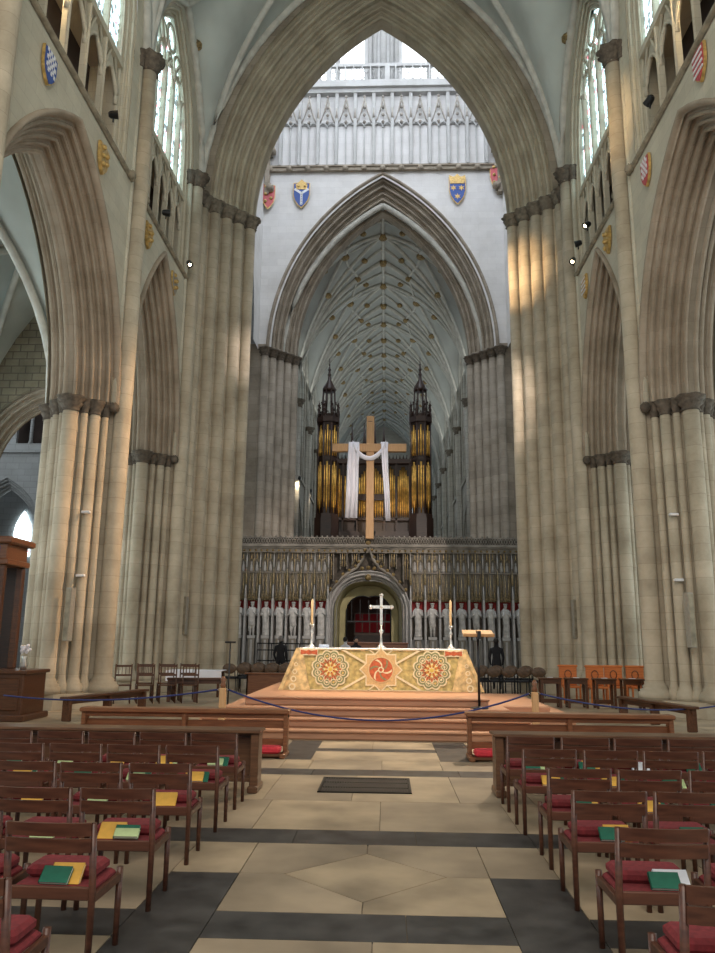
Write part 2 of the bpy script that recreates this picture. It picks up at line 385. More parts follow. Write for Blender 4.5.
side_names = {-1: 'left', 1: 'right'}
ordn = ['near', 'second']
for sgn in (-1, 1):
    W = MB()
    for bi, (y0, y1) in enumerate(BAY):
        yi0, yi1 = y0+.98, y1-.98
        yc = (yi0+yi1)/2; s = (yi1-yi0)/2
        R = arcade_arch(yc, s, 12.75 if bi == 0 else 13.1, y0, y1)
        a = MB()
        prof = simple_orders(0, .80, .66, .04, 5, .055)
        prof += [(.68, -.02), (.70, -.09), (.76, -.11), (.80, -.06), (.80, .02)]
        back = [(o, 1.7-d) for o, d in reversed(simple_orders(0, .80, .66, .04, 3, .055))]
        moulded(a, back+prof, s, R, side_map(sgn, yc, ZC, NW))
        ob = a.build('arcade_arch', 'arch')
        tag(ob, f'{"near wide" if bi == 0 else "second, narrower"} moulded pointed arch of the {side_names[sgn]} nave arcade', 'arch')
        wall_with_arch(W, sgn, NW, y0, y1, yc, s, R, .74, ZC, ZS, ZC)
        # back of wall toward the aisle
        wall_with_arch(W, sgn, NW+1.7, y0, y1, yc, s, R, .6, ZC, ZS+1, ZC)
    # upper wall, two bays
    for bi, (y0, y1) in enumerate(BAY):
        yc = (y0+y1)/2 + (0.0 if bi == 0 else .1); sw = 2.95 if bi == 0 else 2.5
        zs2 = 17.6; R = arch_R(sw, 4.3)
        wall_with_arch(W, sgn, NW, y0, y1 if bi == 0 else 24.9, yc, sw, R, .02, zs2, 25.5, ZS)
        jamb = MB()
        prof = simple_orders(-.36, .26, 0, .0, 3, .045)
        moulded(jamb, [(-.36, 1.1)]+prof, sw, R, side_map(sgn, yc, zs2, NW), 12, leg=zs2-ZS)
        struct(jamb.build('trim_%d' % (1+bi+(2 if sgn > 0 else 0)), 'wall'), 'moulded jambs framing the gallery and high window')
        # window: glass, mullions and tracery
        wn = thing('window_%d' % (1+bi+(2 if sgn > 0 else 0)), f'tall stained clerestory window over the {ordn[bi]} {side_names[sgn]} arch', 'window'); wn['kind'] = 'structure'
        del wn['category']
        si = sw-.36; lw = 2*si/5; xg = NW+.34; xm = NW+.26
        g = MB(); arc = full_arc(si+.02, R-.34, 0, 12)
        g.grid([[(XA+sgn*xg, yc+u, zs2+z) for u, z in arc], [(XA+sgn*xg, yc+u, 16.35) for u, z in arc]], 0, False)
        g.build('stained_glass', 'clere', wn)
        t = MB()
        for k in range(1, 5):
            u = -si+k*lw; top = min(20.9, zs2+3.2-abs(u)*.6)
            t.box(XA+sgn*xm-.06, XA+sgn*xm+.06, yc+u-.045, yc+u+.045, ZS, 19.4)
            t.tube([(XA+sgn*(xm-.07), yc+u, ZS), (XA+sgn*(xm-.07), yc+u, 19.4)], .045, 8)
        for k in range(5):
            uc = -si+(k+.5)*lw
            # gallery opening heads and window light heads
            for zz, hh, lr in ((15.1, .75, .06), (18.85 if k in (0, 4) else 19.2, .8, .05)):
                pts = [(XA+sgn*(xm-.02), yc+uc+a_, zz+b_) for a_, b_ in full_arc(lw/2-.03, arch_R(lw/2-.03, hh), 0, 6)]
                t.tube(pts, lr, 6)
            # gable and spandrel block between gallery and window
            t.tube([(XA+sgn*(xm-.04), yc+uc-lw/2, 15.4), (XA+sgn*(xm-.04), yc+uc, 16.5), (XA+sgn*(xm-.04), yc+uc+lw/2, 15.4)], .045, 6)
            arcp = full_arc(lw/2-.05, arch_R(lw/2-.05, .75), 0, 6)
            t.grid([[(XA+sgn*xm, yc+uc+a_, 15.1+b_) for a_, b_ in arcp], [(XA+sgn*xm, yc+uc+a_, 16.35) for a_, b_ in arcp]], 0, False)
        t.box(min(XA+sgn*(xm-.12), XA+sgn*(xg+.02)), max(XA+sgn*(xm-.12), XA+sgn*(xg+.02)), yc-si, yc+si, 16.2, 16.4); t.box(*sorted((XA+sgn*xg, XA+sgn*(xm+.9))), yc-si-.3, yc+si+.3, 16.25, 16.4)
        # tracery circles and sub arches
        for uc, zz, rr in ((-lw, 20.25, lw*.48), (lw, 20.25, lw*.48), (0, 20.75, lw*.5), (0, 19.95, .2)):
            t.tube([(XA+sgn*xm, yc+uc+rr*math.cos(2*PI*j/16), zz+rr*math.sin(2*PI*j/16)) for j in range(16)], .055, 6, closed=True)
        for uc in (-lw*1.5, lw*1.5):
            t.tube([(XA+sgn*xm, yc+uc+a_, 18.9+b_) for a_, b_ in full_arc(lw, arch_R(lw, 1.9), 0, 8)], .06, 6)
        t.build('tracery', 'wall', wn)
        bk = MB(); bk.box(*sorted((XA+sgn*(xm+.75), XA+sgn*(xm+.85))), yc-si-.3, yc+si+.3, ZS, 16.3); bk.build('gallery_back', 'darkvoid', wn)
        bk = MB(); bk.box(*sorted((XA+sgn*NW, XA+sgn*(xm+.85))), yc-sw, yc+sw, ZS-.1, ZS); bk.build('gallery_floor', 'wall', wn)
    W.add([(XA+sgn*NW, 24.0, 0), (XA+sgn*NW, 25.0, 0), (XA+sgn*NW, 25.0, ZS+.1), (XA+sgn*NW, 24.0, ZS+.1)], [(0, 1, 2, 3)])
    # further bays behind the camera: plain wall with open arches
    for (y0, y1) in ((3.3, 10.9), (-4.3, 3.3)):
        yc = (y0+y1)/2; wall_with_arch(W, sgn, NW, y0, y1, yc, 2.82, arch_R(2.82, 4.6), .74, ZC, 25.5, ZC)
        W.box(*sorted((XA+sgn*7.1, XA+sgn*7.9)), y0-.5, y0+.5, 0, ZC)
    struct(W.build('wall_%s' % side_names[sgn], 'wall'), f'{side_names[sgn]} nave wall of squared cream stone')
    # string course
    sc = MB()
    prof = [(0, -.07), (-.07, -.04), (-.10, .01), (-.04, .05), (0, .07)]
    sc.grid([[(XA+sgn*(NW+a_), y, ZS+b_) for y in (-4, 8, 18.18, )] for a_, b_ in prof])
    sc.grid([[(XA+sgn*(NW+a_), y, ZS+b_) for y in (18.82, 24.4)] for a_, b_ in prof])
    for y in (11.4, 17.9, 19.1, 24.2): sc.ball((XA+sgn*(NW-.1), y, ZS-.02), .12, 6, bump=.2)
    struct(sc.build('trim_%d' % (5 if sgn < 0 else 6), 'string'), f'dark string course along the {side_names[sgn]} wall above the arches')

# ------------------------------------------------------------------ vaults
def vault_fn(Wd, zs, zr, hq, y0, y1):
    R = arch_R(Wd, zr-zs)
    L = (y1-y0)/2; yc = (y0+y1)/2; Rq = arch_R(L, L*1.55)
    def f(x, y):
        ax = min(abs(x), Wd); P = math.sqrt(max(0, R*R-(ax-Wd+R)**2))
        ay = min(abs(y-yc), L); q_ = math.sqrt(max(0, Rq*Rq-(ay-L+Rq)**2))/(L*1.55)
        Q = q_*(hq+(zr-zs-hq)*(1-ax/Wd))
        return zs+max(P, Q)
    return f
def vault_bay(web, rib, bosses, Wd, zs, zr, hq, y0, y1, rw=.11, pattern=2, xoff=XA, bs=.22, nx=28, ny=20, lo=0, mi=0):
    f = vault_fn(Wd, zs, zr, hq, y0, y1); yc = (y0+y1)/2; L = (y1-y0)/2
    web.grid([[(xoff+x, y0+(y1-y0)*j/ny, f(x, y0+(y1-y0)*j/ny)) for j in range(ny+1)] for x in [(-Wd+2*Wd*(.5-.5*math.cos(PI*i/nx))) for i in range(nx+1)]], mi)
    def path(p0, p1, n=14, w=rw):
        pts = []
        for i in range(n+1):
            t = .5-.5*math.cos(PI*i/n) if True else i/n
            x = p0[0]+(p1[0]-p0[0])*t; y = p0[1]+(p1[1]-p0[1])*t
            pts.append((xoff+x, y, f(x, y)-w*.8))
        rib.tube(pts, w, 6)
    def boss(x, y, r=bs): bosses.append(((xoff+x, y, f(x, y)-r*.9), r))
    path((-Wd, y0), (0, y0), 14, rw*1.35); path((0, y0), (Wd, y0), 14, rw*1.35)
    path((0, y0), (0, y1), 8); boss(0, y0); boss(0, yc)
    for sx in (-1, 1):
        for ya in (y0, y1):
            path((sx*Wd, ya), (0, yc), 16)
            if pattern > 1:
                path((sx*Wd, ya), (sx*Wd*.42, yc), 14, rw*.8)
                ty = ya+(yc-ya)*.5
                path((sx*Wd, ya), (0, ty), 14, rw*.8)
        path((sx*Wd, yc), (0, yc), 10)
        if pattern > 1:
            path((sx*Wd*.42, yc), (sx*Wd*.30, y0), 6, rw*.7); path((sx*Wd*.42, yc), (sx*Wd*.30, y1), 6, rw*.7)
            boss(sx*Wd*.42, yc); boss(sx*Wd*.30, y0, bs*.8); boss(sx*Wd*.62, y0+L*.5, bs*.8); boss(sx*Wd*.62, y1-L*.5, bs*.8)
            boss(sx*Wd*.21, y0+L*.5, bs*.7); boss(sx*Wd*.21, y1-L*.5, bs*.7)
            boss(sx*Wd*.72, yc, bs*.9)
    # wall ribs
    for sx in (-1, 1):
        rib.tube([(xoff+sx*(Wd-.06), y0+(y1-y0)*j/24, f(Wd, y0+(y1-y0)*j/24)-.02) for j in range(25)], rw*1.2, 6)
def finish_vault(name, lab, web, rib, bosses, webm='web', ribm='rib'):
    c = struct(web.build(name, webm), lab)
    rib.build('vault_ribs', ribm, c)
    for p_, r in bosses:
        b = MB(); b.ball(p_, r, 5, bump=.25, sc=(1, 1, .75)); b.build('roof_boss', 'boss', c)
    return c
web, rib, bs_ = MB(), MB(), []
vault_bay(web, rib, bs_, NW, ZV, 27.8, 5.4, 18.5, 24.97, .13, 1)
vault_bay(web, rib, bs_, NW, ZV, 27.8, 5.4, 10.9, 18.5, .13, 1)
vault_bay(web, rib, [], NW, ZV, 27.8, 5.4, 3.3, 10.9, .13, 1, nx=14, ny=8)
vault_bay(web, rib, [], NW, ZV, 27.8, 5.4, -4.3, 3.3, .13, 1, nx=14, ny=8)
bs_.append(((XA-NW+.12, 22.9, 21.8), .24)); bs_.append(((XA+NW-.12, 22.9, 21.8), .24))
rib.tube([(XA+x, 24.84, vault_fn(NW, ZV, 27.8, 5.4, 18.5, 24.97)(x, 24.97)-.05) for x in [NW*math.sin(PI/2*(i-14)/14) for i in range(29)]], .15, 8)
finish_vault('ceiling', 'pale rib vault of the nave with gilt bosses', web, rib, [b for b in bs_ if b[0][1] > 14])

# ------------------------------------------------------------------ crossing tower
def crossing_pier(label, sgn, yo, dirn, mat, mapx=1):
    """shafts step diagonally from the outer to the inner order; local origin at the outer corner on the floor"""
    root = thing('tower_pier', label, 'pier', (XA+sgn*6.35, yo, 0))
    xi = -sgn*1.45; yi = dirn*1.5
    core = MB(); core.prism([(sgn*2.4, -dirn*0), (sgn*-.0, -dirn*.0), (xi+sgn*.05, yi), (xi+sgn*.05, yi+dirn*1.2), (sgn*2.4, yi+dirn*1.2)][::(1 if sgn*dirn > 0 else -1)], 0, ZV+.3)
    core.build('core', mat, root)
    pl = MB(); pl.prism([(sgn*2.4, -dirn*.35), (-sgn*.25, -dirn*.35), (xi-sgn*.22, yi-dirn*.1), (xi-sgn*.22, yi+dirn*1.2), (sgn*2.4, yi+dirn*1.2)][::(1 if sgn*dirn > 0 else -1)], 0, .3)
    pl.build('plinth', mat, root)
    n = 9
    for k in range(n):
        t = k/(n-1); x = xi*t; y = yi*t
        r = .20 if k % 2 == 0 else .10
        if k % 2: x += sgn*.07; y += dirn*.07
        m = MB(); m.lathe(x, y, base_prof(r, .3, .4)+[(r, .8), (r, ZV-.35)], 16); m.build('shaft', mat, root)
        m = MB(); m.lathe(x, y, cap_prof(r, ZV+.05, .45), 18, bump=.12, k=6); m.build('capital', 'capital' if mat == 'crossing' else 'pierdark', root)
    return root
M['pierdark'] = plain('weathered_capital', (.17, .145, .11), .9, 0, .5, 7)
crossing_pier('massive left tower pier of tall pale shafts at the nave end', -1, 24.75, 1, 'pier')
crossing_pier('massive right tower pier of tall pale shafts at the nave end', 1, 24.75, 1, 'pier')
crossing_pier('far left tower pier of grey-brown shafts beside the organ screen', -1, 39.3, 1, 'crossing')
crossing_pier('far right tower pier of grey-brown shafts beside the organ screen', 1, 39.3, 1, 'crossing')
# corner vault shafts at the end of the nave
for sgn in (-1, 1):
    r_ = thing('corner_shaft', f'single tall shaft in the {side_names[sgn]} corner between nave arcade and tower pier', 'shaft', (XA+sgn*6.45, 24.45, 0))
    m = MB(); m.lathe(0, 0, base_prof(.19, .3, .4)+[(.19, .8), (.19, ZV-.35)], 18); m.build('shaft', 'pier', r_)
    m = MB(); m.lathe(0, 0, cap_prof(.2, ZV+.05, .45), 20, bump=.12, k=7); m.build('capital', 'capital', r_)
    m = MB(); m.prism([(-.33, -.33), (.33, -.33), (.33, .33), (-.33, .33)], 0, .3); m.build('plinth', 'pier', r_)

def cross_arch(name, label, yf, s, R, o1, depth, zs, mat, k=5, hood=True):
    a = MB(); prof = simple_orders(0, depth, o1, .0, k, .10)
    if hood: prof += [(o1+.02, -.08), (o1+.06, -.15), (o1+.14, -.16), (o1+.18, -.08), (o1+.18, .02)]
    moulded(a, [(0, depth+.5)]+prof, s, R, lambda u, z, d: (XA+u, yf+d, zs+z), 24)
    o = a.build(name, mat); tag(o, label, 'arch'); return o
def end_wall(m, yf, s, R, o, zs, ztop, xw, zbot=None, n=24, mi=0):
    arc = full_arc(s, R, o, n)
    m.grid([[(XA+u, yf, zs+z) for u, z in arc], [(XA+u, yf, ztop) for u, z in arc]], mi, False)
    zb = zs if zbot is None else zbot
    for sg in (-1, 1):
        m.add([(XA+sg*(s+o), yf, zb), (XA+sg*xw, yf, zb), (XA+sg*xw, yf, ztop), (XA+sg*(s+o), yf, ztop)], [(0, 1, 2, 3)], mi)
SW, RW = 4.85, 10.66
cross_arch('tower_arch', 'huge near tower arch of many mouldings framing the view', 24.95, SW, RW, 1.35, 1.5, ZV, 'towerarch', 6, False)
m = MB(); end_wall(m, 24.92, SW, RW, 1.3, ZV, 29, 9.0); 
m.box(XA-9, XA+9, 25.0, 26.3, 27.7, 34.0)
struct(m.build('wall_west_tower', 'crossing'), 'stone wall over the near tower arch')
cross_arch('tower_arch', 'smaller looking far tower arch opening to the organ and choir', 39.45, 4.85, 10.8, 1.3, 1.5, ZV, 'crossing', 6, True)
m = MB(); end_wall(m, 39.43, 4.85, 10.8, 1.2, ZV, 33.4, 6.75, ZV)
struct(m.build('wall_east_tower', 'tower'), 'whitish tower wall above the far arch')
m = MB()
for sg in (-1, 1):
    # side walls of the tower with an arch to the transept each
    arc = full_arc(4.6, 8.8, 0, 12); yc = 33.2
    m.grid([[(XA+sg*6.75, yc+u, ZV+z) for u, z in arc], [(XA+sg*6.75, yc+u, 34) for u, z in arc]], 0, False)
    for a, b in ((26.4, yc-4.6), (yc+4.6, 39.45)):
        m.add([(XA+sg*6.75, a, ZV), (XA+sg*6.75, b, ZV), (XA+sg*6.75, b, 34), (XA+sg*6.75, a, 34)], [(0, 1, 2, 3)])
struct(m.build('wall_side_tower', 'tower'), 'inner side walls of the tower')
# string with heads at foot of the panelling, blind niches, balustrade
m = MB(); ys = 39.42
m.box(XA-6.7, XA+6.7, ys-.22, ys, 27.75, 27.95); m.box(XA-6.7, XA+6.7, ys-.3, ys, 27.95, 28.05)
for i in range(13): m.ball((XA-6.42+i*1.07, ys-.22, 27.85), .17, 5, bump=.2)
for sg in (-1, 1):
    m.box(*sorted((XA+sg*6.45, XA+sg*6.7)), ys-.4, ys, 26.2, 30.2); m.ball((XA+sg*6.4, ys-.35, 28.9), .3, 6, bump=.3); m.ball((XA+sg*6.4, ys-.3, 26.6), .25, 6, bump=.3)
struct(m.build('trim_7', 'crossing'), 'dark string course with carved heads across the tower wall')
m = MB(); mg = MB()
for i in range(14):
    x = XA-6.955+i*1.07
    if abs(x-XA) < 6.7:
        m.box(x-.10, x+.10, ys-.28, ys, 28.05, 32.7); m.box(x-.06, x+.06, ys-.36, ys, 28.05, 31.0)
        mg.tube([(x, ys-.3, 31.0), (x, ys-.3, 31.7)], [.09, .02], 6)
    xc = x+.535
    if abs(xc-XA) < 6.5:
        m.box(xc-.035, xc+.035, ys-.12, ys, 28.05, 30.8)
        for q in (-1, 1):
            m.tube([(xc+q*.25+a_, ys-.14, 30.5+b_) for a_, b_ in full_arc(.24, arch_R(.24, .35), 0, 5)], .04, 6)
            mg.tube([(xc+q*.5, ys-.2, 30.75), (xc+q*.34, ys-.26, 30.95), (xc+q*.17, ys-.28, 31.5), (xc, ys-.26, 32.35)], .05, 6)
        for z in (30.85, 31.3, 31.8): mg.ball((xc, ys-.2, z), .1, 4)
        mg.ball((xc, ys-.26, 32.45), .09, 4)
        m.box(xc-.42, xc+.42, ys-.06, ys, 30.75, 30.95)
o = struct(m.build('trim_8', 'lanternstone'), 'tall blind panelling on the tower wall'); mg.build('ogee_canopies', 'towergrey', o) if 'towergrey' in M else None
M['towergrey'] = plain('weathered_tower_carving', (.36, .33, .29), .9, 0, .35, 5)
mg.build('ogee_canopies', 'towergrey', o)
m = MB(); m.box(XA-6.7, XA+6.7, ys-.35, ys+1.3, 32.7, 32.95); m.box(XA-6.7, XA+6.7, ys-.55, ys+1.3, 32.95, 33.3); m.box(XA-6.7, XA+6.7, ys-.5, ys-.3, 34.3, 34.5); m.box(XA-6.7, XA+6.7, ys-.5, ys-.3, 33.3, 33.42)
for i in range(28):
    x = XA-6.6+i*.489; w = .14 if i % 7 == 0 else .035
    m.box(x-w, x+w, ys-.52, ys-.28, 33.3, 34.4)
    if i < 27:
        c = x+.245
        m.tube([(c+.15*math.cos(2*PI*j/10), ys-.4, 34.08+.15*math.sin(2*PI*j/10)) for j in range(10)], .028, 5, closed=True)
        m.tube([(c-.22, ys-.4, 33.42), (c, ys-.4, 33.95), (c+.22, ys-.4, 33.42)], .025, 5)
b = m.build('balustrade', 'lanternstone'); tag(b, 'pierced stone balustrade of the lantern gallery below the bright windows', 'balustrade')
# lantern walls and windows
m = MB(); LY = 40.6; ZL = 34.0; ZT = 50
def lantern_side(m, g, mapf, hw):
    # pier in the middle, corner piers, three lights per window
    m.box_ = None
    spans = [(-hw, -hw+.9), (-1.15, 1.15), (hw-.9, hw)]
    for a, b in spans:
        for (u0, u1, dd) in ((a, b, 0), ):
            m.add([mapf(u0, ZL, dd), mapf(u1, ZL, dd), mapf(u1, ZT, dd), mapf(u0, ZT, dd)], [(0, 1, 2, 3)])
        for u in (a, b):
            if abs(u) < hw-.01: m.add([mapf(u, ZL, 0), mapf(u, ZL, .8), mapf(u, ZT, .8), mapf(u, ZT, 0)], [(0, 1, 2, 3)])
    for u in (-.8, -.5, 0, .5, .8): m.tube([mapf(u, ZL, -.05), mapf(u, ZT, -.05)], .13 if u else .2, 10)
    for sg in (-1, 1):
        c = sg*(hw-.9+1.15)/2; w = (hw-.9-1.15)
        g.add([mapf(c-w/2, ZL+.2, .7), mapf(c+w/2, ZL+.2, .7), mapf(c+w/2, ZT, .7), mapf(c-w/2, ZT, .7)], [(0, 1, 2, 3)])
        for k in (1, 2):
            u = c-w/2+w*k/3; m.tube([mapf(u, ZL, .5), mapf(u, ZT, .5)], .15, 8)
        m.add([mapf(c-w/2, ZL+.4, .0), mapf(c+w/2, ZL+.4, .0), mapf(c+w/2, ZL+.4, .8), mapf(c-w/2, ZL+.4, .8)], [(0, 1, 2, 3)])
        m.add([mapf(c-w/2, ZL-.7, .0), mapf(c+w/2, ZL-.7, .0), mapf(c+w/2, ZL+.4, .0), mapf(c-w/2, ZL+.4, .0)], [(0, 1, 2, 3)])
g = MB()
lantern_side(m, g, lambda u, z, d: (XA+u, LY+d, z), 7)
lantern_side(m, g, lambda u, z, d: (XA-7-d, 33+u, z), 7.6)
lantern_side(m, g, lambda u, z, d: (XA+7+d, 33+u, z), 7.6)
lantern_side(m, g, lambda u, z, d: (XA+u, 25.4-d, z), 7)
m.add([(XA-7.8, 24.5, ZT), (XA+7.8, 24.5, ZT), (XA+7.8, 41.4, ZT), (XA-7.8, 41.4, ZT)], [(0, 1, 2, 3)])
wl = struct(m.build('wall_lantern', 'lanternstone'), 'upper lantern storey with clustered pier between the windows')
g.build('lantern_glass', 'lantern', wl)

# ------------------------------------------------------------------ choir beyond
CW, CZ, CR = 5.6, 16.6, 26.3
web, rib, cb = MB(), MB(), []
b0 = 40.33
for i in range(7):
    vault_bay(web, rib, cb, CW, CZ, CR, 6.6, b0+i*6.74, b0+(i+1)*6.74, .12, 2, bs=.30 if i < 4 else .26)
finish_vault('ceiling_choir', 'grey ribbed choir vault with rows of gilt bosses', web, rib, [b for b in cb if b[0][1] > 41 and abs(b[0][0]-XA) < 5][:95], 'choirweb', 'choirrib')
for sgn in (-1, 1):
    m = MB(); g = MB()
    for i in range(7):
        y0 = b0+i*6.74; yc = y0+3.37
        sw = 2.3; R = arch_R(sw, 3.6)
        wall_with_arch(m, sgn, CW, y0, y0+6.74, yc, sw, R, 0, 18.2, 24.5, 12.2)
        moulded(m, simple_orders(-.4, .5, 0, 0, 3, .05), sw, R, side_map(sgn, yc, 18.2, CW), 8, leg=6)
        arc = full_arc(sw-.4, R-.4, 0, 8)
        g.grid([[(XA+sgn*(CW+.5), yc+u, 18.2+z) for u, z in arc], [(XA+sgn*(CW+.5), yc+u, 15.2) for u, z in arc]], 0, False)
        for k in range(-2, 3): m.tube([(XA+sgn*(CW+.4), yc+k*.66, 12.2), (XA+sgn*(CW+.4), yc+k*.66, 21-abs(k)*.5)], .08, 6)
        m.box(*sorted((XA+sgn*(CW+.35), XA+sgn*(CW+.8))), yc-sw, yc+sw, 12.2, 15.2)
        sa = 2.5; Ra = arch_R(sa, 3.6)
        wall_with_arch(m, sgn, CW, y0, y0+6.74, yc, sa, Ra, .4, 7.0, 12.2, 0)
        moulded(m, simple_orders(0, .7, .4, 0, 3, .06), sa, Ra, side_map(sgn, yc, 7.0, CW), 8, leg=7)
        m.box(*sorted((XA+sgn*(CW+1.6), XA+sgn*(CW+1.8))), y0, y0+6.74, 0, 12.2)
        m.box(*sorted((XA+sgn*(CW-.1), XA+sgn*CW)), y0, y0+6.74, 12.1, 12.3)
    o = struct(m.build('wall_choir_%s' % side_names[sgn], 'choirstone'), f'{side_names[sgn]} choir wall with windows, seen beside the organ')
    g.build('choir_glass', 'choirglass', o)
    for i in range(1, 7):
        y0 = b0+i*6.74
        r_ = thing('choir_shaft', f'{["first","second","third","fourth","fifth","sixth"][i-1]} vaulting shaft behind the organ on the {side_names[sgn]} choir wall', 'shaft', (XA+sgn*(CW-.22), y0, 0))
        m = MB()
        for dx, dy, rr in ((0, 0, .19), (sgn*.12, -.22, .1), (sgn*.12, .22, .1)): m.lathe(dx, dy, [(rr, 0), (rr, CZ-.3)], 12)
        m.build('shaft', 'choirstone', r_)
        m = MB(); m.lathe(0, 0, cap_prof(.22, CZ, .5), 16, bump=.12, k=6); m.build('capital', 'pierdark', r_)
m = MB(); m.add([(XA-7, 87.5, 0), (XA+7, 87.5, 0), (XA+7, 87.5, 27), (XA-7, 87.5, 27)], [(0, 1, 2, 3)])
struct(m.build('wall_far', 'choirstone'), 'far end wall of the choir')
m = MB(); m.box(XA-4, XA+4, 87.2, 87.4, 6, 19)
struct(m.build('window_5', 'choirglass'), 'great far window hidden behind the organ')
# ================================================================== FLOOR
fl = MB()
fl.box(-24, 24, -5, 88, -.1, -.012, 3)
def slab(x0, x1, y0, y1, mi, z=0.0): fl.box(x0+.003, x1-.003, y0+.003, y1-.003, -.02, z, mi)
def rng(v0, v1, n): return [v0+(v1-v0)*i/n for i in range(n+1)]
# wide outer paving of the nave, each course with its own joints
def course(y0, y1, xs, mis, z=0): 
    for i in range(len(xs)-1): slab(xs[i], xs[i+1], y0, y1, mis[i % len(mis)], z)
# dark cross bands
LX, RX = -1.02, .72
course(4.6, 5.03, [-1.02, .12, .72], [2]); course(6.62, 7.08, [-7, -4.4, -2.3, -.75, .25, 1.2, 3.1, 5, 7], [2]); course(9.8, 10.24, [-7, -4, -2.1, -.9, -.15, .9, 2.2, 4, 7], [2])
course(11.83, 12.15, [-1.02, -.2, .74], [2])
# long dark slabs either side of the aisle
for xa_, xb_ in ((-1.5, -1.02), (.72, 1.2)):
    for ya_, yb_ in ((2.0, 3.6), (3.6, 5.8)): slab(xa_, xb_, ya_, yb_, 2)
for xa_, xb_ in ((-1.5, -1.02), (.74, 1.25)): slab(xa_, xb_, 11.0, 13.0, 2)
# near cream fields
course(2.0, 3.2, [-1.02, -.2, .72], [0, 1]); course(3.2, 4.6, [-1.02, -.07, .72], [1, 0])
def poly(pts, mi, z=0.0): fl.prism(pts, -.02, z, mi)
e = .004
y0, y1 = 5.03, 6.62; x0, x1 = LX, RX; mx, my = -.14, 5.80; dl, dr, dt, db = (-.70, my), (.42, my), (mx, 6.35), (mx, 5.24)
poly([(dl[0]+e, dl[1]), (mx, db[1]+e), (dr[0]-e, dr[1]), (mx, dt[1]-e)], 0)
poly([(x0+e, y0+e), (mx-e, y0+e), (mx-e, db[1]-e), (dl[0]-e, dl[1]-e), (x0+e, my-e)], 1)
poly([(mx+e, y0+e), (x1-e, y0+e), (x1-e, my-e), (dr[0]+e, dr[1]-e), (mx+e, db[1]-e)], 0)
poly([(x0+e, my+e), (dl[0]-e, my+e), (mx-e, dt[1]+e), (mx-e, y1-e), (x0+e, y1-e)], 1)
poly([(dr[0]+e, my+e), (x1-e, my+e), (x1-e, y1-e), (mx+e, y1-e), (mx+e, dt[1]+e)], 1)
slab(-1.5, -1.02, 5.8, 6.62, 0); slab(.72, 1.2, 5.8, 6.62, 1)
# fields between the bands
course(7.08, 8.3, [-3.6, -2.1, -1.15, -.05, 1.15, 2.4, 3.6], [0, 1]); course(8.3, 9.8, [-3.6, -2.4, -1.25, -.35, .75, 1.5, 2.7, 3.6], [1, 0])
course(10.24, 11.0, [-4, -2.6, -1.35, -.98, -.05, .72, 1.4, 2.6, 4], [0, 1]); course(11.0, 11.83, [-1.02, .74], [0]); course(12.15, 13.0, [-1.02, -.2, .74], [0])
for xs in ([-7, -5.4, -4.0], [4.0, 5.5, 7]): course(7.08, 9.8, xs, [0, 1]); course(10.24, 13, xs, [1, 0])
for xs in ([-4.0, -2.8, -1.5], [1.25, 2.6, 4.0]): course(11.0, 13.0, xs, [0, 1])
for sg in (-1, 1):
    xs = [-1.5, -2.5, -3.5, -4.8, -7] if sg < 0 else [1.2, 2.3, 3.4, 4.8, 7]
    xs = sorted(xs)
    course(2.0, 3.4, xs, [0, 1]); course(3.4, 4.6, xs, [1, 0]); course(4.6, 5.03, xs, [2]); course(5.03, 6.62, xs, [0, 1])
# crossing and sides beyond
for j, y in enumerate(rng(13.0, 40, 18)[:-1]):
    course(y, y+1.5, rng(-15, 15, 20), [0, 1] if j % 2 else [1, 0])
for j, y in enumerate(rng(2.0, 13.0, 8)[:-1]):
    for a in (-15, 7): course(y, y+1.375, rng(a, a+8, 6), [0, 1] if j % 2 else [1, 0])
struct(fl.build('floor', ['pave', 'pave2', 'slate', 'joint']), 'cream stone paving with black marble bands and a lozenge')
# floor grating
g = MB(); gx0, gx1, gy0, gy1 = -.73, .28, 8.72, 9.62
g.box(gx0, gx1, gy0, gy0+.05, .001, .012); g.box(gx0, gx1, gy1-.05, gy1, .001, .012); g.box(gx0, gx0+.03, gy0, gy1, .001, .012); g.box(gx1-.03, gx1, gy0, gy1, .001, .012)
for i in range(34): x = gx0+.03+i*(gx1-gx0-.06)/33; g.box(x-.007, x+.007, gy0, gy1, .001, .012)
for k in (1, 2): y = gy0+(gy1-gy0)*k/3; g.box(gx0, gx1, y-.01, y+.01, .001, .010)
g.box(gx0, gx1, gy0, gy1, .0005, .003, 1)
tag(g.build('floor_grating', ['iron', 'black']), 'rectangular dark iron heating grating set in the aisle floor', 'grating')

# ================================================================== SANCTUARY PLATFORM
pf = thing('altar_platform', 'stepped polished wood platform carrying the nave altar', 'platform', (XA, 13.1, 0))
for k in range(4):
    m = MB(); ins = .30*k; xw0, xw1 = -3.15+ins, 2.95-ins
    m.bevbox(xw0, xw1, .34*k, 6.2-.2*k, .15*k, .15*(k+1), .02)
    m.bevbox(xw0-.02, xw1+.02, .34*k-.05, 6.22-.2*k, .15*(k+1)-.035, .15*(k+1)+.003, .012)
    m.build('step', 'step', pf)
m = MB(); m.bevbox(2.0, 3.7, 1.6, 5.6, .0, .28, .02); m.bevbox(2.2, 3.3, 1.9, 5.4, .28, .42, .02); m.build('side_step', 'step', pf)

# ------------------------------------------------------------------ altar
AY = 16.0; AX = -.1; AZ = .6; AH = .82
alt = thing('altar', 'nave altar covered by a gold embroidered frontal falling in folds at both ends', 'altar', (AX, AY, AZ+.003))
m = MB(); m.box(-1.64, 1.64, .03, .95, 0, AH-.03); m.build('table', 'oak', alt)
m = MB(); m.bevbox(-1.68, 1.68, -.02, 1.0, AH-.03, AH+.005, .008); m.build('linen_cloth', 'white', alt)
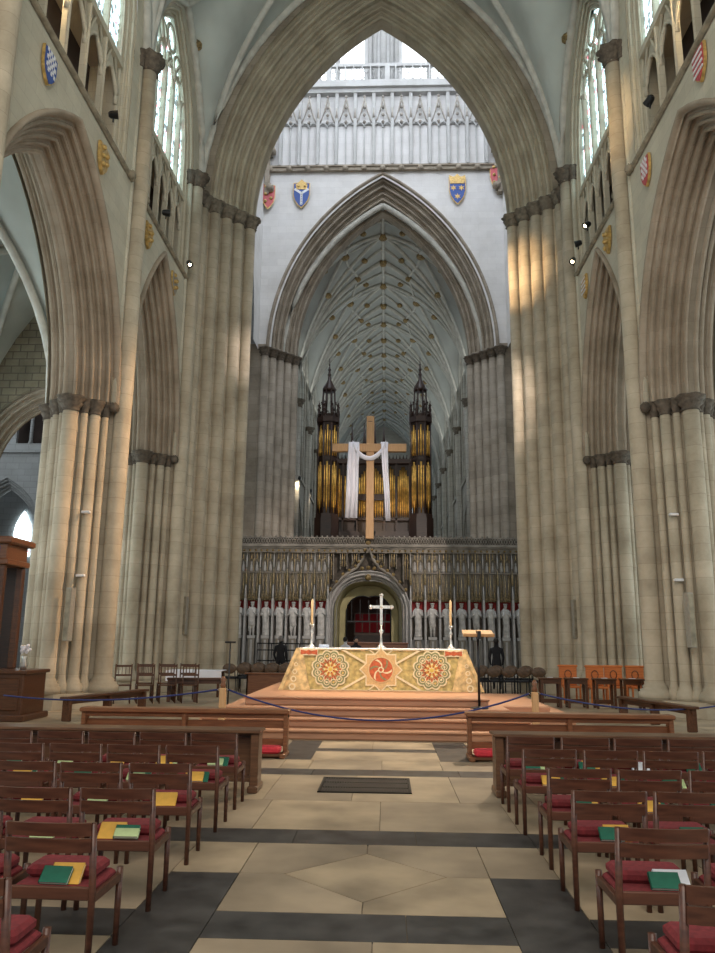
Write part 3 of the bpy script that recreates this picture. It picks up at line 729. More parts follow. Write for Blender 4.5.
# frontal sheet hanging in front and folds at the ends
m = MB(); rows = []
for i in range(13):
    t = i/12; z = AH*(1-t)
    row = []
    for j in range(57):
        u = -1.66+3.32*j/56
        row.append((u, .0-.015*t*(1+math.sin(u*9)*.4), z+.002))
    rows.append(row)
m.grid(rows)
front = m.build('frontal', 'fgold', alt)
M['drapegold'] = plain('folded_gold_brocade', (.66, .46, .22), .7, .05, .5, 9)
for sg in (-1, 1):
    m = MB()
    rows = []
    for i in range(11):
        t = i/10; z = AH*(1-t)+.003
        row = []
        for j in range(25):
            v = j/24      # from front corner round to the back
            out = .02+(.36+.06*math.sin(v*22))*t*(1-.25*v)
            row.append((sg*(1.62+out*(1 if j else .9)), -.03-.10*t*(1-v)*(1 if j < 8 else 1)+1.0*v+.02*math.sin(v*30)*t, z))
        rows.append(row)
    m.grid(rows)
    rows = []
    for i in range(11):
        t = i/10; z = AH*(1-t)+.003
        rows.append([(sg*(1.60+.12*w-.20*t*(1-w)*.9+(.34*t)*w), -.025-.09*t*math.sin(PI*w*1.0)-.03*t-.015*math.sin(w*14)*t, z) for w in [q/10 for q in range(11)]])
    m.grid(rows)
    m.build('corner_drape', 'drapegold', alt)
def flat(m, pts, d, mi=0, cx=0, cz=0, t=.004):
    """flat applique lying on the frontal; pts in x,z"""
    n = len(pts); y = -.032-d
    vs = [(cx+a, y, cz+b) for a, b in pts]+[(cx+a, y+t, cz+b) for a, b in pts]
    m.add(vs, [tuple(range(n)), tuple(reversed(range(n, 2*n)))]+[(j, j+n, (j+1) % n+n, (j+1) % n) for j in range(n)], mi)
def ring(m, f0, f1, d, mi, cx, cz, n=72):
    y = -.032-d
    a = [(cx+f1(2*PI*j/n)*math.cos(2*PI*j/n), y, cz+f1(2*PI*j/n)*math.sin(2*PI*j/n)) for j in range(n)]
    b = [(cx+f0(2*PI*j/n)*math.cos(2*PI*j/n), y, cz+f0(2*PI*j/n)*math.sin(2*PI*j/n)) for j in range(n)]
    m.add(a+b, [(j, (j+1) % n, (j+1) % n+n, j+n) for j in range(n)], mi)
lob = lambda R0, amp, k: (lambda a: R0*(1+amp*abs(math.sin(k*a/2))))
CZ_ = AH*.50
bands = MB()
for sg in (-1, 1):
    for sz in (-1, 1):
        # diagonal braids from the star out to the hem and top
        p0 = (sg*.30, CZ_+sz*.12); p1 = (sg*.80, CZ_+sz*.40)
        dx, dz = p1[0]-p0[0], p1[1]-p0[1]; L_ = math.hypot(dx, dz); nx_, nz_ = -dz/L_*.02, dx/L_*.02
        flat(bands, [(p0[0]-nx_, p0[1]-nz_), (p1[0]-nx_, p1[1]-nz_), (p1[0]+nx_, p1[1]+nz_), (p0[0]+nx_, p0[1]+nz_)], .001)
        p0 = (sg*.12, CZ_+sz*.30); p1 = (sg*.26, CZ_+sz*.405)
        dx, dz = p1[0]-p0[0], p1[1]-p0[1]; L_ = math.hypot(dx, dz); nx_, nz_ = -dz/L_*.012, dx/L_*.012
        flat(bands, [(p0[0]-nx_, p0[1]-nz_), (p1[0]-nx_, p1[1]-nz_), (p1[0]+nx_, p1[1]+nz_), (p0[0]+nx_, p0[1]+nz_)], .001)
flat(bands, [(-1.66, 0), (1.66, 0), (1.66, .012), (-1.66, .012)], .001, 0, 0, .004); flat(bands, [(-1.66, 0), (1.66, 0), (1.66, .02), (-1.66, .02)], .001, 0, 0, AH-.025)
bands.build('cream_braid', 'fcream', front)
def star(R1, R0, k=8, rot=0):
    return [((R1 if i % 2 == 0 else R0)*math.cos(PI*i/k+rot), (R1 if i % 2 == 0 else R0)*math.sin(PI*i/k+rot)) for i in range(2*k)]
m = MB(); flat(m, star(.44, .335), .003, 0, 0, CZ_-.0); flat(m, star(.405, .31), .006, 1, 0, CZ_)
flat(m, [(.255*math.cos(2*PI*i/40), .255*math.sin(2*PI*i/40)) for i in range(40)], .009, 0, 0, CZ_)
flat(m, [(.24*math.cos(2*PI*i/40), .24*math.sin(2*PI*i/40)) for i in range(40)], .012, 2, 0, CZ_)
for k in range(6):
    a = k*PI/3; pts = []
    for t in [q/8 for q in range(9)]:
        r = .05+.17*t; pts.append((r*math.cos(a+t*.9), r*math.sin(a+t*.9)))
    for t in [q/8 for q in range(8, -1, -1)]:
        r = .05+.17*t; pts.append((r*math.cos(a+t*.9+.32*(1-t*.3)), r*math.sin(a+t*.9+.32*(1-t*.3))))
    flat(m, pts, .015, 3 if k % 2 else 4, 0, CZ_)
    pts = [(pa*.92, pb*.92) for pa, pb in pts[2:9]]
ring(m, lambda a: .035, lambda a: .06, .018, 0, 0, CZ_, 24)
ring(m, lambda a: .235, lambda a: .25, .018, 1, 0, CZ_, 40)
m.build('star_medallion', ['fcream', 'ftan', 'fred', 'shwhite2', 'fgreen'] if 'shwhite2' in M else ['fcream', 'ftan', 'fred', 'fcream', 'fgreen'], front)
for sg in (-1, 1):
    m = MB(); cx_ = sg*1.02; cz_ = CZ_-.0
    n = 144; L8 = lob(.345, .135, 12)
    flat(m, [(L8(2*PI*i/n)*math.cos(2*PI*i/n), L8(2*PI*i/n)*math.sin(2*PI*i/n)) for i in range(n)], .003, 0, cx_, cz_)
    L8b = lob(.318, .135, 12)
    flat(m, [(L8b(2*PI*i/n)*math.cos(2*PI*i/n), L8b(2*PI*i/n)*math.sin(2*PI*i/n)) for i in range(n)], .006, 3, cx_, cz_)
    for k in range(12):
        a = (k+.5)*PI/6
        ring(m, lambda q: .047, lambda q: .062, .009, 0, cx_+.262*math.cos(a), cz_+.262*math.sin(a), 16)
        ring(m, lambda q: .0, lambda q: .022, .009, 5 if k % 2 else 0, cx_+.262*math.cos(a), cz_+.262*math.sin(a), 8)
        ring(m, lambda q: .070, lambda q: .083, .012, 1 if k % 2 else 0, cx_+.185*math.cos(a), cz_+.185*math.sin(a), 18)
        a2 = k*PI/6
        ring(m, lambda q: .0, lambda q: .026, .010, 2, cx_+.205*math.cos(a2), cz_+.205*math.sin(a2), 8)
    ring(m, lambda q: .0, lambda q: .135, .0135, 5, cx_, cz_, 30)
    for k in range(8):
        a = k*PI/4
        ring(m, lambda q: .048, lambda q: .064, .015, 2, cx_+.115*math.cos(a), cz_+.115*math.sin(a), 16)
        ring(m, lambda q: .0, lambda q: .018, .015, 0, cx_+.115*math.cos(a), cz_+.115*math.sin(a), 8)
    flat(m, star(.075, .05), .018, 0, cx_, cz_); flat(m, star(.058, .036), .021, 5, cx_, cz_); ring(m, lambda q: .165, lambda q: .175, .016, 2, cx_, cz_, 30)
    m.build('lobed_medallion', ['fcream', 'ftan', 'fred', 'fgreen', 'fgold', 'fyel'], front)
    m = MB()
    for zz in (AH-.13, .02):
        x_ = sg*(1.46 if zz > .3 else 1.56); w = .17 if zz > .3 else .08; hh = .10 if zz > .3 else .12
        flat(m, [(-w-.015, -.012), (w+.015, -.012), (w+.015, hh+.012), (-w-.015, hh+.012)], .003, 0, x_, zz)
        flat(m, [(-w, 0), (-w*.3, .02), (0, 0), (w*.3, .02), (w, 0), (w, hh), (w*.3, hh-.02), (0, hh), (-w*.3, hh-.02), (-w, hh)], .007, 1, x_, zz)
    m.build('red_corner_panel', ['fcream', 'fred'], front)
# drape embroidery
m = MB()
for sg in (-1, 1):
    x_ = sg*1.78; y_ = -.17
    for k, zz in enumerate((.07, .22, .36, .50)):
        r = .07-.01*k; xx = sg*(1.62+.16-(zz*.14))
        m.add([(xx+r*math.cos(2*PI*i/12), y_+.14*zz, zz+r*1.0*math.sin(2*PI*i/12)) for i in range(12)]+[(xx+r*.6*math.cos(2*PI*i/12), y_+.14*zz, zz+r*.6*math.sin(2*PI*i/12)) for i in range(12)], [(i, (i+1) % 12, (i+1) % 12+12, i+12) for i in range(12)])
m.build('drape_embroidery', 'fcream', alt)

M['palebook'] = plain('pale_blue_cover', (.35, .42, .55), .6, 0, .1, 10)
# altar cross and candlesticks
ZA = AZ+AH+.006
c = thing('altar_cross', 'tall silver cross standing on the altar centre', 'cross', (-.10, AY+.45, ZA))
m = MB(); m.lathe(0, 0, [(.11, 0), (.11, .02), (.07, .04), (.04, .07), (.025, .12), (.02, .3), (.045, .33), (.05, .36), (.02, .40), (.02, .5)], 16); m.build('stem', 'silver', c)
m = MB(); m.box(-.028, .028, -.015, .015, .48, 1.10); m.box(-.22, .22, -.015, .015, .82, .885)
for x_, z_ in ((-.22, .852), (.22, .852), (0, 1.10), (0, .852)): m.ball((x_, 0, z_), .045, 5)
m.build('cross_head', 'silver', c)
c = thing('altar_candlestick', 'candlestick with tall amber candle at the left end of the altar', 'candlestick', (-1.56, AY+.45, ZA))
m = MB(); m.lathe(0, 0, [(.09, 0), (.09, .02), (.05, .05), (.022, .1), (.02, .28), (.045, .31), (.02, .35), (.022, .42), (.06, .46), (.05, .48)], 14); m.build('stick', 'silver', c)
m = MB(); m.lathe(0, 0, [(.026, .48), (.026, .98), (.012, 1.0)], 10); m.lathe(0, 0, [(.003, 1.0), (.003, 1.02)], 6); m.build('candle', 'wax', c)
dup(c, (1.35, AY+.45, ZA), 0, 'candlestick with tall candle at the right end of the altar')
bk = MB(); bk.bevbox(-.1, .1, -.07, .07, 0, .07, .01); 
tag(bk.build('service_book', 'palebook', None, (-1.30, AY+.5, ZA)), 'small pale book lying at the left end of the altar', 'book')

# ------------------------------------------------------------------ suspended wooden cross with cloth
cr = thing('wooden_cross', 'large plain wooden cross standing above the organ screen', 'cross', (-.80, 37.0, 6.36))
m = MB(); m.bevbox(-.19, .19, -.12, .12, 0, 6.15, .02); m.build('upright', 'crosswood', cr)
m = MB(); m.bevbox(-1.88, 1.78, -.16, .10, 4.32, 4.72, .02); m.build('crossbeam', 'crosswood', cr)
m = MB(); m.box(-.1, .1, -.13, -.12, 5.85, 5.88); m.build('notch', 'oak', cr)
def cloth_strip(m, path, w0, w1, nx_=14, fold=.05, ph=0):
    rows = []
    for i, p_ in enumerate(path):
        t = i/(len(path)-1); w = w0+(w1-w0)*t
        rows.append([(p_[0]+(q/nx_-.5)*w, p_[1]-fold*math.sin(q/nx_*PI*5+ph)*(.4+.6*t)-.02, p_[2]) for q in range(nx_+1)])
    m.grid(rows)
cl = MB()
cloth_strip(cl, [(-.80, .14, 4.2), (-.80, .12, 4.76), (-.80, -.2, 4.77), (-.80, -.26, 4.4), (-.84, -.25, 3.6), (-.86, -.24, 2.4), (-.90, -.24, .98)], .48, .58, 16, .06)
cloth_strip(cl, [(.68, .14, 4.2), (.68, .12, 4.76), (.70, -.2, 4.77), (.70, -.26, 4.4), (.74, -.25, 3.4), (.82, -.24, 2.2), (.88, -.24, .85)], .42, .22, 12, .05, 1)
# swag between
rows = []
for i in range(21):
    t = i/20; x_ = -.86+1.62*t; sag = 4.72-.80*math.sin(PI*t)**.8
    wv = .42 if 0 < i < 20 else .3
    rows.append([(x_, -.27-.06*math.sin(PI*q/6)-.02*math.sin(t*20), sag-.36*(q/6)*(.62+.38*abs(2*t-1))+.14) for q in range(7)])
cl.grid(rows)
o = cl.build('draped_cloth', 'white'); o.location = (-.80, 37.0, 6.36)
so = o.modifiers.new('thick', 'SOLIDIFY'); so.thickness = .02
tag(o, 'long white cloth draped over the arms of the wooden cross', 'cloth')

# ================================================================== CHOIR SCREEN WITH KINGS
SY = 37.4
scr = thing('stone_screen', 'carved stone screen of canopied niches closing the choir', 'screen', (0, SY, 0))
SX0, SX1 = XA-7.5, XA+8.0; AC = -.87
m = MB()
hs = 2.0; Ro = arch_R(hs, 1.78)
arc = full_arc(hs, Ro, 0, 14)
m.grid([[(AC+u, .35, 2.95+z) for u, z in arc], [(AC+u, .35, 6.1) for u, z in arc]], 0, False)
for a_, b_ in ((SX0, AC-hs), (AC+hs, SX1)): m.add([(a_, .35, 0), (b_, .35, 0), (b_, .35, 6.1), (a_, .35, 6.1)], [(0, 1, 2, 3)])
m.box(SX0, SX1, .35, 1.5, 6.0, 6.1); m.box(XA-4.8, XA+4.8, 1.5, 7.4, 6.0, 6.1); m.add([(XA-4.8, 3.2, 0), (AC-hs, 3.2, 0), (AC-hs, 3.2, 6.1), (XA-4.8, 3.2, 6.1)], [(0, 1, 2, 3)]); m.add([(XA+4.8, 3.2, 0), (AC+hs, 3.2, 0), (AC+hs, 3.2, 6.1), (XA+4.8, 3.2, 6.1)], [(0, 1, 2, 3)])
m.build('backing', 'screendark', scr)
# passage: ochre vaulted reveal
m = MB(); si = 1.28; Ri = arch_R(si, 1.35)
rows = []
for d, o_, in ((.0, .62), (1.0, .45), (1.6, .0)):
    pass
m.grid([[(AC+u, y_, 2.95+z) for u, z in full_arc(sx_, arch_R(sx_, hz), 0, 14, leg=2.95)] for sx_, hz, y_ in ((1.62, 1.42, .1), (1.5, 1.35, .8), (1.45, 1.3, 3.0))])
arc0 = full_arc(1.45, arch_R(1.45, 1.3), 0, 14, leg=2.95); arc1 = full_arc(1.12, arch_R(1.12, .75), 0, 14, leg=2.95)
m.grid([[(AC+u, 1.6, 2.95+z) for u, z in arc0], [(AC+u, 1.6, 2.95+z) for u, z in arc1]])
m.build('passage', 'archgreen', scr)
m = MB(); moulded(m, simple_orders(0, .6, .42, -.05, 3, .05)+[(.46, -.1), (.5, .0)], 1.55, arch_R(1.55, 1.42), lambda u, z, d: (AC+u, d, 2.95+z), 14, leg=2.95); m.build('doorway_moulding', 'buttress', scr)
# dark iron/oak grille in the doorway
m = MB(); m.tube([(AC+u, 1.5, 2.95+z) for u, z in full_arc(1.1, arch_R(1.1, .72), 0, 10, leg=2.95)], .04, 6); m.box(AC-1.1, AC+1.1, 1.48, 1.52, 2.45, 2.52)
for k in range(-2, 3): m.box(AC+k*.42-.015, AC+k*.42+.015, 1.48, 1.52, 2.5, 3.55)
m.build('gate_frame', 'black', scr)
# ogee gable above the doorway
m = MB()
for sg in (-1, 1):
    pts = [(AC+sg*1.75, -.12, 3.9), (AC+sg*1.15, -.16, 4.62), (AC+sg*.55, -.18, 5.0), (AC+sg*.22, -.18, 5.45), (AC, -.18, 6.15)]
    m.tube(pts, .07, 6, 0)
    for i in range(len(pts)-1):
        for q in (0, .5):
            p_ = [pts[i][k]+(pts[i+1][k]-pts[i][k])*q for k in range(3)]; m.ball((p_[0]+sg*.06, p_[1], p_[2]+.06), .09, 4, 1, bump=.2)
m.ball((AC, -.18, 6.2), .14, 5, 1, bump=.2); m.ball((AC, .0, 4.55), .16, 5, 2)
for k in (-1, 0, 1): m.ball((AC+k*.3, -.1, 5.02-abs(k)*.05), .1, 4, 1)
m.build('ogee_gable', ['screen', 'gold2' if 'gold2' in M else 'boss', 'boss'], scr)
# cornice and cresting
m = MB(); m.box(SX0, SX1, -.22, .4, 5.93, 6.0); m.box(SX0, SX1, -.3, .4, 6.0, 6.1); m.box(SX0, SX1, -.14, .4, 5.72, 5.93)
m.build('cornice', 'screenpale' if 'screenpale' in M else 'screen', scr)
m = MB(); n_ = 62
for i in range(n_):
    x_ = SX0+(SX1-SX0)*i/n_; w = (SX1-SX0)/n_
    m.tube([(x_, -.2, 6.12), (x_+w/2, -.2, 6.42), (x_+w, -.2, 6.12)], .028, 5); m.tube([(x_, -.2, 6.42), (x_+w/2, -.2, 6.14), (x_+w, -.2, 6.42)], .022, 5)
    m.ball((x_+w/2, -.2, 6.5), .05, 4)
m.box(SX0, SX1, -.23, -.17, 6.42, 6.47); m.box(SX0, SX1, -.23, -.17, 6.10, 6.14)
m.box(SX0, SX1, -.12, -.08, 6.10, 6.42, 1)
m.build('cresting', ['screen', 'screendark'], scr)
m = MB()
for x_ in [SX0+.28*i for i in range(int((SX1-SX0)/.28))]: m.ball((x_, -.16, 5.82), .06, 4)
m.build('carved_frieze', 'goldstone' if 'goldstone' in M else 'boss', scr)
kings = [(-6.43+.662*i, 0) for i in range(-1, 6)]+[(1.52+.693*i, 1) for i in range(8)]
def canopy_module(w):
    b = MB(); y0 = -.05
    # niche back panels
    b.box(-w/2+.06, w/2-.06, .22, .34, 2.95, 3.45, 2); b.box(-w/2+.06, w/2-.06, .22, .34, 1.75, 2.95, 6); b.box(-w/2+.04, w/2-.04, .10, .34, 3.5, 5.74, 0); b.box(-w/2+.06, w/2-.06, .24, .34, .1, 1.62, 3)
    # pedestal
    b.box(-.2, .2, -.12, .3, 1.62, 1.76, 3); b.box(-.15, .15, -.05, .3, .25, 1.62, 0); b.box(-.05, .05, -.1, .3, .25, 1.55, 3)
    # canopy: projecting triple gablet
    for sx_ in (-1, 0, 1):
        cxx = sx_*w*.26; yy = -.18 if sx_ == 0 else -.05
        b.tube([(cxx-.09, yy, 3.42), (cxx, yy-.03, 3.68), (cxx+.09, yy, 3.42)], .026, 5, 4)
        b.tube([(cxx-.1, yy, 3.5), (cxx, yy-.05, 4.05), (cxx+.1, yy, 3.5)], .02, 5, 4)
        b.lathe(cxx, yy+.12, [(.09, 3.55), (.08, 3.9), (.05, 4.1), (.015, 4.72)], 6, 0)
        b.tube([(cxx, yy+.02, 3.5), (cxx, yy+.0, 4.1), (cxx, yy+.1, 4.7)], [.022, .02, .008], 5, 5)
        b.ball((cxx, yy+.03, 3.44), .045, 4, 4)
    b.box(-w/2+.05, w/2-.05, -.02, .34, 3.5, 3.62, 0)
    for k in range(4):
        xx = -w/2+.10+k*(w-.2)/3; b.box(xx-.012, xx+.012, -.03, .1, 3.62, 4.75, 4 if k % 2 else 0)
    # second tier of small niches
    b.box(-w/2+.04, w/2-.04, -.04, .3, 4.74, 4.80, 0)
    for sx_ in (-1, 1):
        cxx = sx_*w*.2
        b.lathe(cxx, .05, [(.07, 4.82), (.09, 4.9), (.06, 5.12), (.035, 5.17), (.05, 5.24), (.02, 5.3)], 7, 3)
        b.tube([(cxx+a_, -.04, 5.28+b_) for a_, b_ in full_arc(.11, arch_R(.11, .16), 0, 4)], .02, 5, 4)
        b.tube([(cxx, -.02, 5.42), (cxx, -.0, 5.72)], [.03, .012], 5, 5)
        b.box(cxx-.13, cxx-.105, -.07, .1, 4.8, 5.7, 0)
    b.box(-.012, .012, -.07, .1, 4.8, 5.72, 5)
    return b
M['gilt_dull'] = plain('dull_gilt_stone', (.34, .27, .15), .6, .1, .6, 14)
M['gilt_bright'] = plain('gilt_pinnacle', (.56, .42, .22), .5, .2, .5, 10)
protoc = {}
for i, (x, g_) in enumerate(kings):
    w = .662 if g_ == 0 else .693
    if g_ not in protoc:
        protoc[g_] = canopy_module(w).build('niche_canopy', ['screen', 'screen', 'screenred', 'buttress', 'gilt_dull', 'gilt_bright', 'screendark'], scr, (x, 0, 0))
    else:
        cc = protoc[g_].copy(); COL.objects.link(cc); cc.location = (x, 0, 0)
bt = None
for x in [k[0]-.331 for k in kings[:7]]+[kings[6][0]+.331]+[k[0]-.346 for k in kings[7:]]+[kings[-1][0]+.346]:
    if bt is None:
        m = MB(); m.box(-.05, .05, -.24, .36, 0, 3.5); m.box(-.03, .03, -.30, -.2, 0, 2.6); m.box(-.03, .03, -.12, .3, 3.5, 4.7, 1); m.lathe(0, -.20, [(.05, 3.5), (.045, 3.75), (.01, 4.15)], 6)
        m.lathe(0, -.14, [(.05, 4.2), (.05, 4.6), (.01, 4.9)], 6, 2); m.box(-.03, .03, -.1, .3, 4.7, 5.72, 1); m.lathe(0, -.14, [(.035, 5.0), (.035, 5.4), (.01, 5.65)], 6, 0); m.box(-.10, .10, -.4, .36, 0, .3); m.lathe(0, -.27, [(.03, 2.6), (.045, 2.65), (.01, 3.0)], 6)
        bt = m.build('buttress', ['buttress', 'screen', 'gilt_dull'], scr, (x, 0, 0))
    else:
        b2 = bt.copy(); COL.objects.link(b2); b2.location = (x, 0, 0)
# upper canopies over the doorway spandrels
for x in (AC-1.85, AC-1.2, AC-.62, AC+.62, AC+1.2, AC+1.85):
    m = MB(); zz = 4.35 if abs(x-AC) > 1.5 else (4.95 if abs(x-AC) > 1 else 5.2)
    for k in (-1, 1):
        m.box(x+k*.16-.02, x+k*.16+.02, -.05, .35, zz, 5.72, 0); m.tube([(x+k*.06, -.05, zz+.1), (x+k*.06, -.05, 5.7)], .018, 5, 1)
    m.tube([(x-.15, -.06, 5.1), (x, -.06, 5.55), (x+.15, -.06, 5.1)], .025, 5, 2)
    m.build('spandrel_panel', ['screen', 'gilt_bright', 'gilt_dull'], scr)

def statue_mesh(v):
    b = MB(); rnd = random.Random(v)
    h = 1.52; n = 18
    prof = [(.17, 0), (.185, .03), (.17, .2), (.16, .5), (.165, .8), (.18, 1.0), (.20, 1.15), (.205, 1.24), (.15, 1.30), (.06, 1.335), (.055, 1.37)]
    if v == 2: prof = [(.15, .45)]+prof[3:]
    vs = []; fs = []
    for i, (r, z) in enumerate(prof):
        for j in range(n):
            a = 2*PI*j/n; fold = 1+.09*math.sin(a*7+v+z*1.5)*(1 if z < 1.1 else .3)
            vs.append((r*fold*math.cos(a)+.02*math.sin(z*3+v), r*.72*fold*math.sin(a), z))
    for i in range(len(prof)-1):
        for j in range(n): q_ = i*n+j; w = i*n+(j+1) % n; fs.append((q_, w, w+n, q_+n))
    fs.append(tuple(reversed(range(n)))); b.add(vs, fs, 0, True)
    if v == 2:
        for sx_ in (-1, 1): b.tube([(sx_*.08, 0, 0), (sx_*.075, 0, .25), (sx_*.07, 0, .5)], [.05, .06, .075], 8)
    b.ball((0, -.01, 1.45), .085, 7, sc=(1, 1, 1.25)); b.ball((0, -.085, 1.44), .022, 4)
    b.ball((0, -.05, 1.37), .055, 5, sc=(1, .8, 1.3))
    b.lathe(0, -.01, [(.088, 1.50), (.10, 1.58), (.085, 1.58), (.07, 1.52)], 12, bump=.06, k=4)
    for sx_ in (-1, 1):
        e_ = (sx_*.25, -.03, .92); h_ = (sx_*(.10 if v != 1 else .16), -.19, .98+.1*((v+sx_) % 2))
        b.tube([(sx_*.17, 0, 1.24), e_, h_], [.065, .06, .04], 8); b.ball(h_, .045, 5)
    b.tube([(.12 if v % 2 else -.12, -.21, .75 if v % 2 else .2), (.12 if v % 2 else -.12, -.21, 1.35)], .018, 6)
    return b
sts = []
for i, (x, g_) in enumerate(kings):
    v = (i*2+g_) % 3
    k_ = i+0 if i < 7 else i-7
    ordw = ['first', 'second', 'third', 'fourth', 'fifth', 'sixth', 'seventh', 'eighth']
    lab = (f'grey stone robed king statue, {ordw[6-k_]} niche left of the screen doorway' if i < 7 else f'grey stone robed king statue, {ordw[k_]} niche right of the screen doorway')
    found = [s for s in sts if s[0] == v]
    if found: o = found[0][1].copy(); COL.objects.link(o)
    else: o = statue_mesh(v).build('king_statue', 'statue'); sts.append((v, o))
    o.location = (x, SY-.0, 1.762); tag(o, lab, 'statue', 'statues of kings in the screen niches')

# things glimpsed through the doorway: red hangings and desks
r_ = thing('red_hanging_frame', 'row of red hangings on a rail seen through the screen doorway', 'hanging', (AC+.15, SY+6, 0))
for k in range(5):
    m = MB(); m.box(-.98+k*.41, -.60+k*.41, 0, .05, 2.0, 3.0); m.build('red_panel', 'redbright', r_)
m = MB(); m.box(-1.05, 1.12, -.1, .1, 1.85, 1.98); m.box(-1.05, 1.12, -.05, .1, 3.02, 3.06)
for k in range(6): m.box(-1.03+k*.41, -.98+k*.41, -.06, .1, 2.0, 3.05)
m.box(-1.0, 1.1, -.1, .1, 0, 1.85, 1); m.build('frame', ['rail', 'oak'], r_)
m = MB(); m.box(-3.2, 1.9, 9, 9.2, 0, 4.4); m2 = m
tag(m.build('choir_stall_screen', 'oak', None, (0, SY+2, 0)), 'dark wooden stalls deep beyond the doorway', 'stalls')
for x, lb in ((AC+1.15, 'wooden reading desk in front of the screen doorway, right side'), (AC-.25, 'low red-brown wooden desk behind the altar cross')):
    r_ = thing('reading_desk', lb, 'desk', (x, 35.4, 0))
    m = MB(); m.bevbox(-.72, .72, -.25, .25, 1.42, 1.5, .015); m.build('top', 'rail', r_)
    m = MB(); m.box(-.68, .68, -.2, .2, .05, 1.42)
    for k in range(4): m.box(-.62+k*.33, -.36+k*.33, -.225, -.2, .25, 1.3)
    m.build('body', 'rail', r_)

# ================================================================== ORGAN
OG = thing('pipe_organ', 'dark carved organ case with gilded pipes and two spired towers', 'organ', (XA-.40, 41.8, 6.1))
def organ_tower(x, parent):
    m = MB(); R = .62
    hexp = lambda r, z0, z1: m.prism([(x+r*math.cos(PI/8+i*PI/4), r*math.sin(PI/8+i*PI/4)) for i in range(8)], z0, z1)
    hexp(.50, 0, 7.9); hexp(.72, 0, 2.0); hexp(.66, 2.0, 2.2); hexp(.68, 7.4, 7.7); hexp(.60, 5.2, 5.35)
    for i in range(8):
        a = PI/8+i*PI/4; cx_, cy_ = x+.58*math.cos(a), .58*math.sin(a)
        m.tube([(cx_, cy_, 1.9), (cx_, cy_, 7.6)], .06, 6); m.tube([(cx_, cy_, 7.4), (cx_, cy_, 8.1), (cx_, cy_, 8.7)], [.08, .07, .01], 6)
        for z in (7.9, 8.15, 8.4): m.ball((cx_, cy_, z), .09, 4, bump=.3)
        m.tube([(x+.42*math.cos(a), .42*math.sin(a), 7.7), (x+.34*math.cos(a), .34*math.sin(a), 9.4)], .04, 5)
        m.ball((x+.42*math.cos(a), .42*math.sin(a), 8.6), .06, 4)
        b_ = a+PI/8; m.tube([(x+.62*math.cos(a), .62*math.sin(a), 7.5), (x+.6*math.cos(b_), .6*math.sin(b_), 8.0), (x+.62*math.cos(b_+PI/8), .62*math.sin(b_+PI/8), 7.5)], .04, 5)
    m.lathe(x, 0, [(.38, 9.3), (.40, 9.4), (.30, 9.62), (.2, 9.8), (.10, 10.0), (.08, 10.3), (.05, 10.6), (.012, 11.3)], 10, bump=.08, k=5)
    for z, r in ((10.3, .12), (10.6, .1), (10.9, .06)): m.ball((x, 0, z), r, 4, bump=.2)
    m.build('tower_case', 'organ', parent)
    for i in range(5):
        a = -PI/2+(i-2)*PI/4
        for q in (-.13, .0, .13):
            px, py = x+.54*math.cos(a)-q*math.sin(a), .54*math.sin(a)+q*math.cos(a)
            pp = MB(); r = .06 if q == 0 else .035
            z0 = 2.25+(.5 if q == 0 else .8)
            pp.lathe(px, py, [(.018, z0-.5), (r, z0), (r, 5.1 if q == 0 else 4.9)], 8); pp.lathe(px, py, [(.02, 5.45), (r*.8, 5.7), (r*.8, 7.2 if q == 0 else 6.9)], 8)
            pp.build('pipe', 'goldpipe', parent)
organ_tower(-2.62, OG); organ_tower(2.55, OG)
m = MB(); m.box(-2.5, 2.0, .25, 2.6, 0, 5.2); m.box(-2.6, 2.1, -.1, .5, 0, 1.3); m.box(-2.5, 2.1, -.1, .35, 1.9, 2.05); m.box(-2.5, 2.1, -.15, .4, 5.1, 5.35)
for i in range(24):
    x = -2.4+i*.19; m.tube([(x, 0, 5.35), (x, 0, 5.6)], [.05, .01], 5)
for x in (-2.4, -1.75, -.95, .55, 1.2, 1.95): m.box(x-.05, x+.05, -.1, .3, 1.3, 5.2)
for x in (-1.3, -.6, 0, .5): m.lathe(x, .6, [(.16, 5.3), (.14, 6.2), (.08, 6.6), (.02, 7.6)], 8, bump=.1, k=4)
m.box(-3.6, 3.1, -.5, 2.6, -.02, .45); m.box(-1.9, 1.4, -.4, .2, .45, 1.2); m.box(-.9, .5, -.15, -.1, 3.0, 3.35)
m.build('case', 'organ', OG)
for (xa_, xb_, n_) in ((-2.35, -1.8, 5), (-1.7, -1.0, 6), (-.9, .5, 11), (.6, 1.15, 5), (1.25, 1.9, 6)):
    for i in range(n_):
        x = xa_+(xb_-xa_)*(i+.5)/n_; t = (i+.5)/n_; top = 4.95-.7*abs(math.sin(PI*(t-.0)))*(-1) - .75 + (0 if n_ > 6 else .0)
        top = 4.2+.75*math.sin(PI*t); r = .42*(xb_-xa_)/n_
        pp = MB(); pp.lathe(x, .08, [(.015, 2.05), (r, 2.5), (r, 2.75), (r, top)], 8); pp.build('pipe', 'goldpipe', OG)

